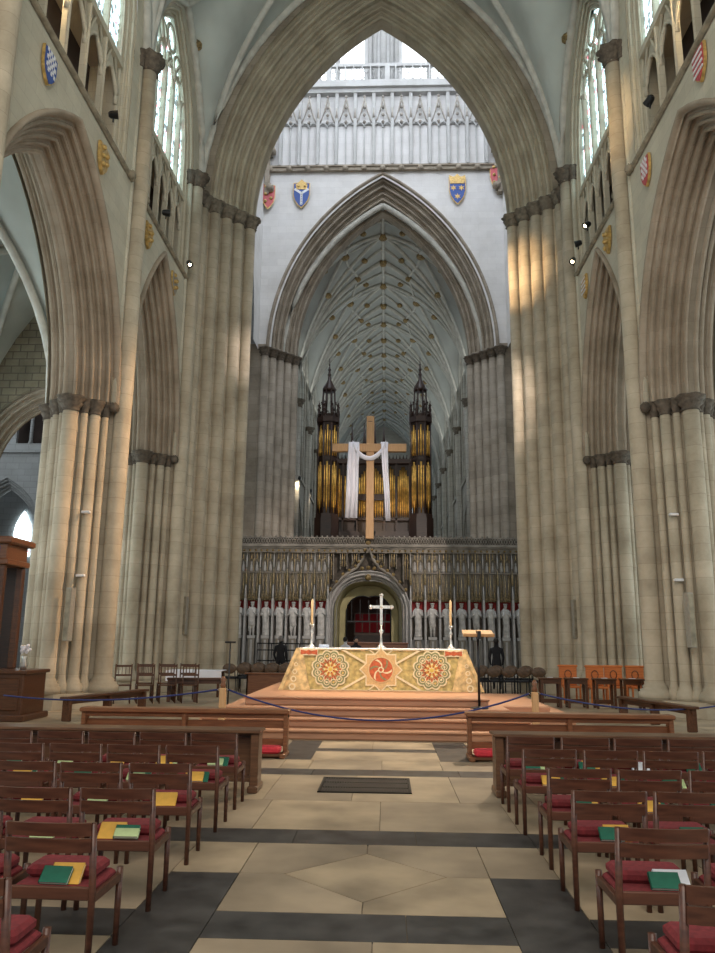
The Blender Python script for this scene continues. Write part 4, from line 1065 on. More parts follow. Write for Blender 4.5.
# ================================================================== AISLES and what shows through the near arches
def aisle(sgn):
    web, rib, bs = MB(), MB(), []
    xo = XA+sgn*11.0
    for (y0, y1) in BAY[:1]+[(18.5, 24.9)]: vault_bay(web, rib, bs, 2.78, 7.1, 13.6, 6.2, y0, y1, .11, 1, xoff=xo, bs=.18, nx=16, ny=14)
    vault_bay(web, rib, [], 2.78, 7.1, 13.6, 6.2, 3.3, 10.9, .11, 1, xoff=xo, nx=12, ny=10)
    c = finish_vault('ceiling_aisle_%s' % side_names[sgn], f'{side_names[sgn]} aisle vault of pale webs', web, rib, [b for b in bs if b[0][1] > 12])
    m = MB(); xw = XA+sgn*13.75
    for y0, y1 in ((3.3, 10.9), (10.9, 18.5), (18.5, 24.9)):
        yc = (y0+y1)/2; R = arch_R(2.0, 3.4)
        wall_with_arch(m, sgn, 13.75, y0, y1, yc, 2.0, R, 0, 7.2, 14.5, 0)
        m.box(*sorted((xw, xw+sgn*.5)), yc-2, yc+2, 0, 2.6)
    for y0 in (10.9, 18.5):
        m.lathe(XA+sgn*13.6, y0, [(.22, 0), (.22, 6.8), (.35, 7.0)], 12)
    o = struct(m.build('wall_aisle_%s' % side_names[sgn], 'wall'), f'outer wall of the {side_names[sgn]} aisle')
    g = MB()
    for y0, y1 in ((3.3, 10.9), (10.9, 18.5), (18.5, 24.9)):
        yc = (y0+y1)/2; arc = full_arc(2.0, arch_R(2.0, 3.4), 0, 8)
        g.grid([[(xw+sgn*.3, yc+u, 7.2+z) for u, z in arc], [(xw+sgn*.3, yc+u, 2.6) for u, z in arc]], 0, False)
    g.build('aisle_glass', 'clere', o)
    # aisle end arch into the transept
    m = MB(); s_ = 2.1; Ra = arch_R(s_, 2.55)
    mp = lambda u, z, d: (XA+sgn*11.0+u, 24.6+d, 6.9+z)
    arc = full_arc(s_, Ra, .55, 12)
    m.grid([[mp(u, z, 0) for u, z in arc], [mp(u, max(z, 0)*0+6, 0) for u, z in arc]], 0, False)
    for sg in (-1, 1): m.add([(XA+sgn*11+sg*2.65, 24.6, 0), (XA+sgn*11+sg*3.4, 24.6, 0), (XA+sgn*11+sg*3.4, 24.6, 12.9), (XA+sgn*11+sg*2.65, 24.6, 12.9)], [(0, 1, 2, 3)])
    o = struct(m.build('wall_aisle_end_%s' % side_names[sgn], 'rubble'), 'rough stone wall over the aisle end arch')
    a = MB(); moulded(a, simple_orders(0, .7, .6, -.02, 4, .05), s_, Ra, mp, 12, leg=6.9)
    tag(a.build('aisle_arch', 'arch'), f'brown moulded arch closing the {side_names[sgn]} aisle towards the transept', 'arch')
    # transept wall beyond
    m = MB(); yt = 39.0; x0, x1 = sorted((XA+sgn*8.5, XA+sgn*24))
    k = MB(); v = MB(); g = MB()
    cs = [XA+sgn*(10.0+4.85*i) for i in range(3)]
    sA = 1.75; RA = arch_R(sA, 3.0)
    for cx_ in cs:
        arc = full_arc(sA, RA, .5, 12)
        m.grid([[(cx_+u, yt, 6.2+z) for u, z in arc], [(cx_+u, yt, 11.2) for u, z in arc]], 0, False)
        moulded(m, simple_orders(0, .6, .5, 0, 4, .05), sA, RA, lambda u, z, d, cx_=cx_: (cx_+u, yt+d, 6.2+z), 12, leg=6.2)
        m.box(cx_-2.42, cx_-1.75-.5, yt, yt+.1, 0, 11.2); m.box(cx_+2.25, cx_+2.43, yt, yt+.1, 0, 11.2)
        for q in range(6):
            xx = cx_-2.35+q*.02
        k.lathe(cx_-2.425, yt-.15, [(.12, 0), (.12, 18)], 10); k.lathe(cx_+2.425, yt-.15, [(.12, 0), (.12, 18)], 10)
        for q in (-1, 1):
            for w_, r_2 in ((2.15, .08), (1.98, .07), (1.85, .06)): m.lathe(cx_+q*w_, yt-.05+(2.15-w_), [(r_2, 0), (r_2, 6.1)], 8)
            k.box(*sorted((cx_+q*1.75, cx_+q*2.42)), yt-.22, yt+.3, 6.05, 6.22)
        k.ball((cx_-2.425, yt-.3, 9.1), .28, 5, bump=.2)
        # gallery above: dark openings with slender columns
        m.box(cx_-2.43, cx_+2.43, yt-.18, yt+.2, 11.1, 11.35); m.box(cx_-2.43, cx_+2.43, yt-.1, yt+.1, 11.35, 11.6)
        for q in (-1, 1):
            arc = full_arc(.8, arch_R(.8, 1.3), 0, 8)
            m.grid([[(cx_+q*1.05+u, yt, 13.8+z) for u, z in arc], [(cx_+q*1.05+u, yt, 17.5) for u, z in arc]], 0, False)
            m.tube([(cx_+q*1.05+u, yt-.05, 13.8+z) for u, z in arc], .1, 6); m.lathe(cx_+q*1.05, yt, [(.14, 11.6), (.09, 11.8), (.09, 13.4), (.16, 13.7)], 8)
            m.box(*sorted((cx_+q*1.85, cx_+q*2.43)), yt, yt+.2, 11.6, 17.5)
        m.box(cx_-.25, cx_+.25, yt, yt+.2, 11.6, 17.5)
    v.box(x0, x1, yt+2.6, yt+2.7, 0, 11.2); v.box(x0, x1, yt+.9, yt+1, 11.3, 18, 1)
    for cx_ in cs:
        arc = full_arc(.5, arch_R(.5, 1.4), 0, 8)
        g.grid([[(cx_-.1+u, yt+2.5, 7.0+z) for u, z in arc], [(cx_-.1+u, yt+2.5, 5.9) for u, z in arc]], 0, False)
    m.add([(XA+sgn*24, 25, 0), (XA+sgn*24, 41.7, 0), (XA+sgn*24, 41.7, 20), (XA+sgn*24, 25, 20)], [(0, 1, 2, 3)])
    m.add([(XA+sgn*8.9, 25.0, 14.4), (XA+sgn*24, 25.0, 14.4), (XA+sgn*24, 25.0, 20), (XA+sgn*8.9, 25.0, 20)], [(0, 1, 2, 3)])
    m.add([(XA+sgn*14, 25.0, 0), (XA+sgn*24, 25.0, 0), (XA+sgn*24, 25.0, 20), (XA+sgn*14, 25.0, 20)], [(0, 1, 2, 3)])
    m.add([(XA+sgn*6.8, 24.9, 26), (XA+sgn*24, 24.9, 20), (XA+sgn*24, 41.7, 20), (XA+sgn*6.8, 41.7, 26)], [(0, 1, 2, 3)])
    m.add([(XA+sgn*8.5, yt, 17.4), (XA+sgn*24, yt, 17.4), (XA+sgn*24, yt, 20.2), (XA+sgn*8.5, yt, 25.6)], [(0, 1, 2, 3)])
    m.add([(XA+sgn*6.7, yt+.6, 0), (XA+sgn*9, yt+.6, 0), (XA+sgn*9, yt+.6, 26), (XA+sgn*6.7, yt+.6, 26)], [(0, 1, 2, 3)])
    o = struct(m.build('wall_transept_%s' % side_names[sgn], 'transept'), f'pale {side_names[sgn]} transept wall with dark marble shafts')
    k.build('marble_shafts', 'purbeck', o); v.build('aisle_back', ['transept', 'darkvoid'], o); g.build('transept_glass', 'bright', o)
aisle(-1); aisle(1)

# ================================================================== CHAIRS
def make_chair():
    t = thing('wooden_chair', 'x', 'chair')
    W2 = .235
    for s in (-1, 1):
        m = MB(); m.tube([(s*(W2-.018), .0, 0), (s*(W2-.018), .0, .36), (s*(W2-.018), -.045, .695)], [.017, .019, .017], 8); m.build('leg', 'chair', t)
        m = MB(); m.tube([(s*(W2-.018), .38, 0), (s*(W2-.018), .38, .385)], [.016, .019], 8); m.build('leg', 'chair', t)
        m = MB(); m.bevbox(s*(W2-.018)-.013, s*(W2-.018)+.013, .01, .37, .315, .36, .004); m.build('side_rail', 'chair', t)
    for z0, z1, nm in ((.638, .700, 'top_rail'), (.560, .626, 'back_slat')):
        rows = []
        for (dy, dz) in ((0, z0), (.018, z0), (.018, z1), (0, z1), (0, z0)):
            rows.append([(x, -.012-.10*(dz-.36)/.335*.45-.028*(1-(x/W2)**2)+dy-.009, dz) for x in [(-W2+.02)+(2*W2-.04)*i/8 for i in range(9)]])
        m = MB(); m.grid(rows, 0, False); m.build(nm, 'chair', t)
    m = MB(); m.bevbox(-W2+.03, W2-.03, -.012, .012, .33, .39, .004); m.build('rear_rail', 'chair', t)
    m = MB(); m.bevbox(-W2+.03, W2-.03, .37, .39, .31, .36, .004); m.build('front_rail', 'chair', t)
    m = MB(); m.bevbox(-W2+.032, W2-.032, .015, .37, .345, .385, .014); m.build('seat', 'red', t)
    return t
def make_hassock():
    t = thing('hassock', 'x', 'hassock')
    m = MB(); m.bevbox(-.185, .185, 0, .22, 0, .06, .018); m.build('cushion', 'red', t)
    return t
def make_book(mat, w=.15, h=.115, name='hymn_book'):
    t = thing(name, 'x', 'book')
    m = MB(); m.box(-w/2, w/2, 0, .003, 0, h); m.box(-w/2, w/2, .017, .02, 0, h); m.box(-w/2, -w/2+.003, 0, .02, 0, h); m.build('cover', mat, t)
    m = MB(); m.box(-w/2+.004, w/2-.003, .003, .017, .002, h-.003); m.build('pages', 'paper', t)
    return t
rowY = {-1: [3.2, 4.1, 5.0, 5.96, 6.93, 7.82], 1: [3.3, 4.22, 5.2, 6.03, 7.04, 7.90]}
cntL = {-1: [2, 3, 3, 4, 5, 6], 1: [1, 2, 3, 4, 4, 5]}
rown = ['row nearest the camera', 'second row from the camera', 'third row from the camera', 'fourth row from the camera', 'fifth row from the camera', 'row right behind the long desk']
coln = ['on the aisle', 'second from the aisle', 'third from the aisle', 'fourth from the aisle', 'fifth from the aisle', 'sixth from the aisle']
ch0 = make_chair(); ha0 = make_hassock(); used = [False]
bp = {'g': make_book('green'), 'y': make_book('yellow', .16, .125, 'service_booklet'), 'l': make_book('lime', .15, .10, 'leaflet_booklet'), 'w': make_book('cardw', .17, .12, 'white_booklet')}
bn = {'g': 'green hymn book', 'y': 'yellow service booklet', 'l': 'pale green leaflet', 'w': 'white booklet'}
firsts = set()
# per chair : list of (kind, dx, dy, dz-scale)
books = {(-1, 1, 0): 'yg', (-1, 2, 0): 'ygl', (-1, 3, 0): 'y', (-1, 4, 0): 'gy', (-1, 5, 0): 'gl', (-1, 4, 1): 'gl', (-1, 4, 2): 'g', (-1, 3, 1): 'l', (-1, 3, 2): 'y', (-1, 5, 1): 'ly', (-1, 5, 2): 'y', (-1, 5, 3): 'l', (-1, 5, 4): 'g', (-1, 4, 3): 'gy', (-1, 2, 1): 'l', (-1, 2, 2): 'g',
         (1, 0, 0): 'y', (1, 1, 0): 'wg', (1, 2, 0): 'yg', (1, 3, 0): 'yg', (1, 4, 0): 'gy', (1, 5, 0): 'lg', (1, 3, 1): 'gy', (1, 4, 1): 'gy', (1, 4, 2): 'lg', (1, 5, 1): 'yg', (1, 5, 2): 'w', (1, 2, 1): 'g', (1, 3, 2): 'wg', (1, 4, 3): 'g', (1, 5, 3): 'g', (1, 1, 1): 'g'}
for sgn in (-1, 1):
    for ri, y in enumerate(rowY[sgn]):
        for ci in range(cntL[sgn][ri]):
            x = (-1.42-.235-.505*ci) if sgn < 0 else (1.17+.235+.505*ci)
            if sgn > 0 and ri < 3: x -= [.045, .035, .02][ri]
            if sgn < 0 and ri == 2: x += .025
            x += random.uniform(-.008, .008); yy = y+random.uniform(-.02, .02); rz = random.uniform(-.025, .025)
            lb = f'{side_names[sgn]} block, {rown[ri]}, {coln[ci]}'
            if not used[0]: used[0] = True; o = ch0; h_ = ha0; o.location = (x, yy, 0); o.rotation_euler.z = rz; o['label'] = 'brown wooden chair, '+lb; h_.location = (x, yy+.135, .386); h_['label'] = 'red kneeling cushion, '+lb
            else:
                o = dup(ch0, (x, yy, 0), rz, 'brown wooden chair, '+lb); h_ = dup(ha0, (x+random.uniform(-.01, .01), yy+.135, .386), rz+random.uniform(-.04, .04), 'red kneeling cushion, '+lb)
            o['group'] = 'wooden chairs in rows facing the altar'; h_['group'] = 'red kneeling cushions on the chairs'
            key = (sgn, ri, ci)
            for bi, k in enumerate(books.get(key, '')):
                n_b = len(books[key])
                dx = {1: [.02], 2: [.045, -.0], 3: [-.06, .04, .05]}[n_b][bi]
                dz = 0.0 - .0*bi
                loc = (x+dx+(.03 if sgn > 0 else 0), yy+.045-.020*bi, .388+.012*bi)
                if k not in firsts: firsts.add(k); b = bp[k]; b.location = loc
                else: b = dup(bp[k], loc)
                b.rotation_euler = (-.80, 0, rz+random.uniform(-.05, .05))
                sc_ = [.9, .74, .55][bi]; b.scale = (1, 1, sc_)
                if k == 'g' and bi: b.scale = (1, 1, .75)
                b['label'] = f'{bn[k]}, {lb}'; b['group'] = bn[k]+'s propped on chair seats'
                b['category'] = 'book'

# ------------------------------------------------------------------ long prayer desks, rails and kneelers
def long_desk(label, x0, x1, y, sgn):
    r_ = thing('prayer_desk', label, 'desk', ((x0+x1)/2, y, 0)); h = (x1-x0)/2
    m = MB(); m.bevbox(-h, h, -.17, .17, .60, .635, .01); m.build('top', 'desk', r_)
    m = MB(); m.box(-h+.06, h-.06, .08, .11, .08, .60)
    for i in range(8): a = -h+.1+i*(2*h-.2)/8; m.box(a+.03, a+(2*h-.2)/8-.03, .05, .08, .14, .54)
    m.bevbox(-h+.03, h-.03, -.10, .12, .10, .14, .006); m.build('front_panel', 'desk', r_)
    for s in (-1, 1):
        m = MB(); xe = s*(h-.07); m.bevbox(xe-.045, xe+.045, -.13, .13, .05, .60, .01); m.bevbox(xe-.055, xe+.055, -.20, .20, 0, .07, .012); m.build('end_panel', 'desk', r_)
    return r_
long_desk('long dark prayer desk in front of the left chair block', -5.6, -1.34, 8.78, -1)
long_desk('long dark prayer desk in front of the right chair block', 1.14, 4.6, 8.78, 1)
def altar_rail(label, x0, x1, y, sgn):
    r_ = thing('communion_rail', label, 'rail', ((x0+x1)/2, y, 0)); h = (x1-x0)/2
    m = MB(); m.bevbox(-h, h, -.12, .14, .56, .62, .012); m.bevbox(-h+.02, h-.02, -.06, .10, .50, .56, .01); m.build('top', 'rail', r_)
    for s in (-1, 0, 1):
        m = MB(); xe = s*(h-.05); m.bevbox(xe-.03, xe+.03, -.08, .08, 0, .56, .008); m.bevbox(xe-.04, xe+.04, -.35, .12, 0, .06, .01); m.build('post', 'rail', r_)
    m = MB(); m.box(-h+.06, h-.06, .02, .05, .12, .22); m.box(-h+.06, h-.06, .02, .05, .36, .46); m.build('cross_rail', 'rail', r_)
    m = MB(); m.bevbox(-h+.05, h-.05, -.34, -.06, .02, .06, .01); m.build('kneeler_base', 'oak', r_)
    m = MB(); m.bevbox(-h+.09, h-.09, -.33, -.07, .06, .15, .025); m.build('kneeler_cushion', 'redbright', r_)
altar_rail('wooden communion rail with red kneeler left of the altar steps', -4.35, -1.36, 11.35, -1)
altar_rail('wooden communion rail with red kneeler right of the altar steps', 1.12, 4.0, 11.35, 1)

# low benches slanting towards the piers
def bench(label, x0, y0, x1, y1, hgt=.46):
    L_ = math.hypot(x1-x0, y1-y0); a = math.atan2(y1-y0, x1-x0)
    r_ = thing('low_bench', label, 'bench', ((x0+x1)/2, (y0+y1)/2, 0), a)
    m = MB(); m.bevbox(-L_/2, L_/2, -.11, .11, hgt-.05, hgt, .01); m.bevbox(-L_/2+.05, L_/2-.05, -.02, .02, hgt-.15, hgt-.05, .005); m.build('top', 'oak', r_)
    for t in (-.46, 0, .46):
        m = MB(); m.bevbox(L_*t-.04, L_*t+.04, -.09, .09, 0, hgt-.05, .01); m.build('leg', 'oak', r_)
bench('dark low bench slanting from the left rail towards the near left pier', -6.2, 15.2, -5.45, 17.9)
bench('dark low bench slanting from the right rail towards the near right pier', 5.65, 14.9, 5.1, 17.6)
bench('long dark bench further back on the left, beside the white table', -5.6, 20.2, -4.15, 20.4, .6)

# rope barrier
def post(x, lb):
    r_ = thing('rope_post', lb, 'post', (x, 12.75, 0))
    m = MB(); m.bevbox(-.05, .05, -.05, .05, .04, .82, .012); m.build('shaft', 'crosswood', r_)
    m = MB(); m.lathe(0, 0, [(.15, 0), (.15, .03), (.07, .05)], 16); m.build('foot', 'rail', r_)
    m = MB(); m.lathe(0, 0, [(.035, .82), (.05, .86), (.03, .9), (.045, .95), (.02, 1.0)], 10); m.build('finial', 'rail', r_)
    m = MB(); m.tube([(-.055, 0, .77), (-.09, 0, .79), (-.055, 0, .81)], .008, 5); m.tube([(.055, 0, .77), (.09, 0, .79), (.055, 0, .81)], .008, 5); m.build('hook', 'silver', r_)
post(-2.62, 'turned wooden rope post left of the altar steps'); post(2.36, 'turned wooden rope post right of the altar steps')
def rope(label, a, b, sag):
    m = MB(); pts = []
    for i in range(33):
        t = i/32; pts.append((a[0]+(b[0]-a[0])*t, a[1]+(b[1]-a[1])*t, a[2]+(b[2]-a[2])*t-sag*4*t*(1-t)))
    m.tube(pts, .014, 8); tag(m.build('barrier_rope', 'rope'), label, 'rope')
rope('long blue rope sagging across the front of the altar steps', (-2.53, 12.75, .79), (2.27, 12.75, .79), .44)
rope('blue rope running from the left post to the left wooden booth', (-2.71, 12.75, .79), (-6.9, 14.2, .55), .12)
rope('blue rope running from the right post towards the near right pier', (2.45, 12.75, .79), (6.8, 16.0, .45), .18)

# lectern, music stand
r_ = thing('lectern', 'slim lectern with sloping light wood top right of the altar', 'lectern', (1.62, 13.95, .45))
m = MB(); T = Matrix.Translation((0, 0, 1.28)) @ Matrix.Rotation(math.radians(18), 4, 'X'); m.bevbox(-.27, .27, -.17, .17, -.012, .012, .008, 0, T); m.bevbox(-.27, .27, -.18, -.15, .01, .05, .006, 0, T); m.build('book_rest', 'orangelight' if 'orangelight' in M else 'crosswood', r_)
m = MB(); m.tube([(0, 0, .02), (0, 0, 1.26)], .022, 8); m.box(-.03, .03, -.2, .05, 1.18, 1.32); m.build('pole', 'black', r_)
m = MB(); m.lathe(0, 0, [(.16, 0), (.16, .02), (.03, .04)], 16); m.build('foot', 'black', r_)
r_ = thing('floor_stand', 'thin black microphone stand beside the left rope post', 'stand', (-2.9, 14.6, .15))
m = MB(); m.tube([(0, 0, .02), (0, 0, 1.38)], .014, 8); m.tube([(-.1, 0, 1.38), (.1, 0, 1.38)], .02, 6); m.build('pole', 'black', r_)
m = MB(); m.lathe(0, 0, [(.12, 0), (.12, .02), (.02, .04)], 12); m.build('foot', 'black', r_)

# clergy desks and orange chairs on the right
def clergy_desk(x, y, lb, rz=0):
    r_ = thing('clergy_desk', lb, 'desk', (x, y, 0), rz)
    m = MB(); m.bevbox(-.27, .27, -.2, .2, .68, .72, .01); m.build('top', 'oak', r_)
    m = MB()
    for sx_ in (-1, 1):
        for sy_ in (-1, 1): m.bevbox(sx_*.22-.03, sx_*.22+.03, sy_*.15-.025, sy_*.15+.025, 0, .68, .006)
        m.box(sx_*.22-.02, sx_*.22+.02, -.15, .15, .04, .1)
    m.box(-.22, .22, -.16, -.13, .58, .68); m.box(-.22, .22, .12, .15, .1, .2); m.build('frame', 'oak', r_)
for i, (x, y) in enumerate(((4.1, 20.1), (4.75, 20.1), (5.42, 20.0), (6.1, 20.0))):
    clergy_desk(x, y, f'small dark clergy desk, {["first","second","third","fourth"][i]} from the altar on the right')
    p_ = MB(); p_.bevbox(-.07, .07, -.05, .05, 0, .012, .003)
    tag(p_.build('service_sheet', 'cardw', None, (x, y-.05, .722)), f'white paper on the {["first","second","third","fourth"][i]} clergy desk from the altar', 'paper')
def orange_chair(x, y, lb):
    r_ = thing('panelled_chair', lb, 'chair', (x, y, 0))
    m = MB(); m.bevbox(-.24, .24, -.24, .24, .40, .45, .01); m.build('seat', 'orange', r_)
    m = MB(); m.bevbox(-.24, .24, .20, .25, .45, .95, .02); m.bevbox(-.27, .27, .19, .26, .93, .99, .02); m.lathe(0, .0, [(.0, .0)], 3) if False else None; m.build('backrest', 'orange', r_)
    for sx_ in (-1, 1):
        m = MB(); m.bevbox(sx_*.23-.025, sx_*.23+.025, -.24, .2, .62, .66, .008); m.bevbox(sx_*.23-.022, sx_*.23+.022, -.22, -.18, .45, .62, .005); m.build('armrest', 'orange', r_)
        for sy_ in (-1, 1):
            m = MB(); m.bevbox(sx_*.21-.022, sx_*.21+.022, sy_*.21-.022, sy_*.21+.022, 0, .40, .005); m.build('leg', 'orange', r_)
    m = MB(); m.tube([(.09*math.cos(2*PI*i/12), .195, .74+.11*math.sin(2*PI*i/12)) for i in range(12)], .012, 5, closed=True); m.build('carved_panel', 'oak', r_)
for i, x in enumerate((4.95, 5.62, 6.05+.12, 6.75-.0, 7.3)):
    orange_chair(x, 21.6 if i != 1 else 21.4, f'orange wooden armchair, {["first","second","third","fourth","fifth"][i]} from the altar in the right row')
# dark seats and white table on the left
r_ = thing('side_table', 'table with white cloth against the left tower pier', 'table', (-5.35, 22.3, 0))
m = MB(); m.bevbox(-.75, .75, -.35, .35, .66, .70, .01)
for sx_ in (-1, 1):
    for sy_ in (-1, 1): m.box(sx_*.68-.03, sx_*.68+.03, sy_*.28-.03, sy_*.28+.03, 0, .66)
m.build('table_frame', 'oak', r_)
m = MB(); m.bevbox(-.78, .78, -.38, .38, .70, .715, .005); m.box(-.78, .78, -.385, -.375, .42, .715)
tag(m.build('white_tablecloth', 'white', None, (-5.35, 22.3, 0)), 'white cloth over the side table by the left tower pier', 'tablecloth')
def ladder_chair(lb, x, y, rz, first=[None]):
    if first[0] is None:
        r_ = thing('ladder_back_chair', lb, 'chair', (x, y, 0), rz)
        for sx_ in (-1, 1):
            m = MB(); m.tube([(sx_*.19, -.18, 0), (sx_*.19, -.2, .95)], .018, 6); m.build('leg', 'oak', r_)
            m = MB(); m.tube([(sx_*.19, .18, 0), (sx_*.19, .18, .45)], .018, 6); m.build('leg', 'oak', r_)
        m = MB(); m.bevbox(-.21, .21, -.2, .2, .42, .45, .008); m.build('seat', 'oak', r_)
        m = MB()
        for z in (.88, .66): m.box(-.19, .19, -.21, -.19, z, z+.05)
        for k in range(4): m.box(-.13+k*.085, -.115+k*.085, -.205, -.19, .68, .9)
        m.build('backrest', 'oak', r_); first[0] = r_
    else: dup(first[0], (x, y, 0), rz, lb)
for i in range(7):
    ladder_chair(f'dark spindle-back chair left of the altar, {["first","second","third","fourth","fifth","sixth","seventh"][i]} from the near left pier', -6.55+i*.26, 19.6+(i % 2)*.8+.08*i, .35)
# rows of round-backed seats in the crossing
def round_chair(lb, x, y, rz, grp, first=[None]):
    if first[0] is None:
        r_ = thing('round_back_chair', lb, 'chair', (x, y, 0), rz, grp)
        m = MB(); m.bevbox(-.22, .22, -.2, .22, .40, .46, .015); m.build('seat', 'clothblack', r_)
        m = MB(); m.ball((0, -.24, .70), .22, 7, sc=(1, .18, .72)); m.build('backrest', 'brownback', r_)
        for sx_ in (-1, 1):
            for sy_ in (-1, 1): m = MB(); m.tube([(sx_*.19, sy_*.18, 0), (sx_*.19, sy_*.18, .42)], .014, 6); m.build('leg', 'black', r_)
            m = MB(); m.tube([(sx_*.17, -.19, .4), (sx_*.17, -.25, .75)], .014, 6); m.build('upright', 'black', r_)
        first[0] = r_
    else: dup(first[0], (x, y, 0), rz, lb, grp)
for i in range(5): round_chair(f'round brown-backed chair right of the altar, front row, {["first","second","third","fourth","fifth"][i]} from the lectern', 2.75+i*.44, 24.0, .1, 'round-backed chairs in the crossing')
for i in range(5): round_chair(f'round brown-backed chair right of the altar, back row, {["first","second","third","fourth","fifth"][i]} from the lectern', 2.6+i*.46, 25.4, -.1, 'round-backed chairs in the crossing')
for i in range(5): round_chair(f'round brown-backed chair left of the altar, front row, {["first","second","third","fourth","fifth"][i]} from the altar end', -3.05-i*.42, 24.2, -.1, 'round-backed chairs in the crossing')
for i in range(4): round_chair(f'round brown-backed chair left of the altar, back row, {["first","second","third","fourth"][i]} from the altar end', -3.2-i*.45, 25.6, .1, 'round-backed chairs in the crossing')
r_ = thing('music_desk', 'light wooden choir desk just left of the altar', 'desk', (-3.15, 21.4, 0))
m = MB(); m.bevbox(-.65, .65, -.18, .18, .66, .70, .01); m.build('top', 'rail', r_)
m = MB(); m.box(-.6, .6, -.12, -.09, .1, .66); m.box(-.6, -.56, -.12, .15, 0, .66); m.box(.56, .6, -.12, .15, 0, .66); m.build('body', 'rail', r_)
r_ = thing('iron_rail', 'dark iron barrier in front of the left statues', 'barrier', (-3.9, 30.5, 0))
m = MB()
for z in (.75, 1.15, 1.4): m.box(-1.1, 1.1, -.02, .02, z, z+.05)
for k in range(5): m.box(-1.1+k*.55-.02, -1.1+k*.55+.02, -.02, .02, 0, 1.45)
m.build('bars', 'black', r_)

# ------------------------------------------------------------------ people (small, far off)
def person(label, loc, rz, top, hair, pose='stand', s=.94):
    root = thing('person', label, 'person', loc, rz); root.scale = (s, s, s)
    if pose == 'stand':
        J = [(0, 0, .95), (0, 0, 1.15), (0, 0, 1.38), (0, 0, 1.50), (0, -.01, 1.62), (0, -.01, 1.72),
             (.10, 0, .92), (.11, -.02, .50), (.11, .0, .09), (.12, -.12, .03), (-.10, 0, .92), (-.11, .02, .50), (-.11, .03, .09), (-.12, -.09, .03),
             (.19, 0, 1.40), (.25, .02, 1.12), (.22, -.12, .90), (.20, -.2, .86), (-.19, 0, 1.40), (-.25, .02, 1.12), (-.22, -.12, .90), (-.20, -.2, .86)]
    else:
        J = [(0, 0, .52), (0, 0, .72), (0, -.02, .96), (0, -.03, 1.08), (0, -.06, 1.19), (0, -.06, 1.30),
             (.10, -.05, .50), (.12, -.46, .50), (.12, -.46, .09), (.12, -.58, .03), (-.10, -.05, .50), (-.12, -.46, .50), (-.12, -.46, .09), (-.12, -.58, .03),
             (.19, -.02, .98), (.25, -.08, .72), (.12, -.28, .64), (.06, -.35, .64), (-.19, -.02, .98), (-.25, -.08, .72), (-.12, -.28, .64), (-.06, -.35, .64)]
    E = [(0, 1), (1, 2), (2, 3), (3, 4), (4, 5), (0, 6), (6, 7), (7, 8), (8, 9), (0, 10), (10, 11), (11, 12), (12, 13), (2, 14), (14, 15), (15, 16), (16, 17), (2, 18), (18, 19), (19, 20), (20, 21)]
    Rr = [.14, .14, .15, .055, .085, .075, .10, .075, .045, .04, .10, .075, .045, .04, .075, .05, .035, .03, .075, .05, .035, .03]
    me = bpy.data.meshes.new('body'); me.from_pydata(J, E, []); o = bpy.data.objects.new('body', me); COL.objects.link(o); o.parent = root
    sv = me.skin_vertices.new(name='skin') if hasattr(me.skin_vertices, 'new') else None
    md = o.modifiers.new('skin', 'SKIN')
    if not me.skin_vertices:
        pass
    else:
        for i, r in enumerate(Rr): me.skin_vertices[0].data[i].radius = (r, r*.8 if i < 3 else r); me.skin_vertices[0].data[i].use_root = (i == 0)
    sb = o.modifiers.new('sub', 'SUBSURF'); sb.levels = 1; sb.render_levels = 2
    me.materials.append(M[top])
    hz = J[5][2]; hy = J[5][1]
    m = MB(); m.ball((0, hy-.005, hz-.04), .098, 8, sc=(.85, .95, 1.2)); m.ball((0, hy-.10, hz-.05), .018, 4); m.ball((.085, hy, hz-.05), .02, 4); m.ball((-.085, hy, hz-.05), .02, 4); m.build('face', 'skin', root)
    m = MB(); m.ball((0, hy+.02, hz-.01), .108, 8, sc=(.9, .98, 1.1)); m.build('hair', hair, root)
    return root
person('person with dark hair in a white shirt seen past the altar cross', (-1.6, 31.0, 0), 2.6, 'clothwhite', 'hairdark')
person('person in black seated close to the person in white shirt', (-1.2, 31.3, 0), .4, 'clothblack', 'hairdark')
person('grey-haired person in dark clothes standing left of the altar', (-3.75, 28.0, 0), 2.9, 'clothblack', 'hairgrey')
person('person in black standing in front of the right statues', (3.75, 27.0, 0), 3.0, 'clothblack', 'hairdark')

# ------------------------------------------------------------------ wooden booth at far left
r_ = thing('wooden_booth', 'dark carved wooden booth with blue panel at the left edge, under the near arch', 'booth', (-7.6, 15.6, 0))
m = MB(); m.bevbox(-1.6, .62, -.5, .5, .06, .9, .02); m.bevbox(-1.65, .70, -.58, .58, 0, .12, .02); m.bevbox(-1.65, .68, -.55, .55, .88, .95, .015)
for k in range(3): m.bevbox(-.95+k*.52, -.5+k*.52, -.53, -.49, .2, .8, .015)
m.build('base', 'oak', r_)
for (x, y) in ((-.08, -.4), (-.08, .4), (-1.2, -.4)): m = MB(); m.bevbox(x-.07, x+.07, y-.07, y+.07, .95, 3.0, .02); m.build('post', 'oak', r_)
m = MB(); m.bevbox(-1.6, .06, -.5, .5, 3.0, 3.12, .02); m.bevbox(-1.6, .0, -.46, .46, 3.12, 3.42, .01); m.bevbox(-1.65, .12, -.56, .56, 3.42, 3.56, .03); m.build('cornice', 'rail', r_)
m = MB(); m.box(-.8, -.14, -.475, -.46, 3.17, 3.37); m.build('blue_panel', 'shblue2' if 'shblue2' in M else 'shblue', r_)
m = MB(); m.box(-1.3, -.1, .35, .4, .95, 3.0); m.build('back_board', 'organ', r_)
r_ = thing('flower_vase', 'small vase of white flowers on the booth counter', 'vase', (-7.2, 15.5, .951))
m = MB(); m.lathe(0, 0, [(.05, 0), (.08, .08), (.04, .2), (.06, .26)], 12); m.build('vase', 'silver', r_)
m = MB()
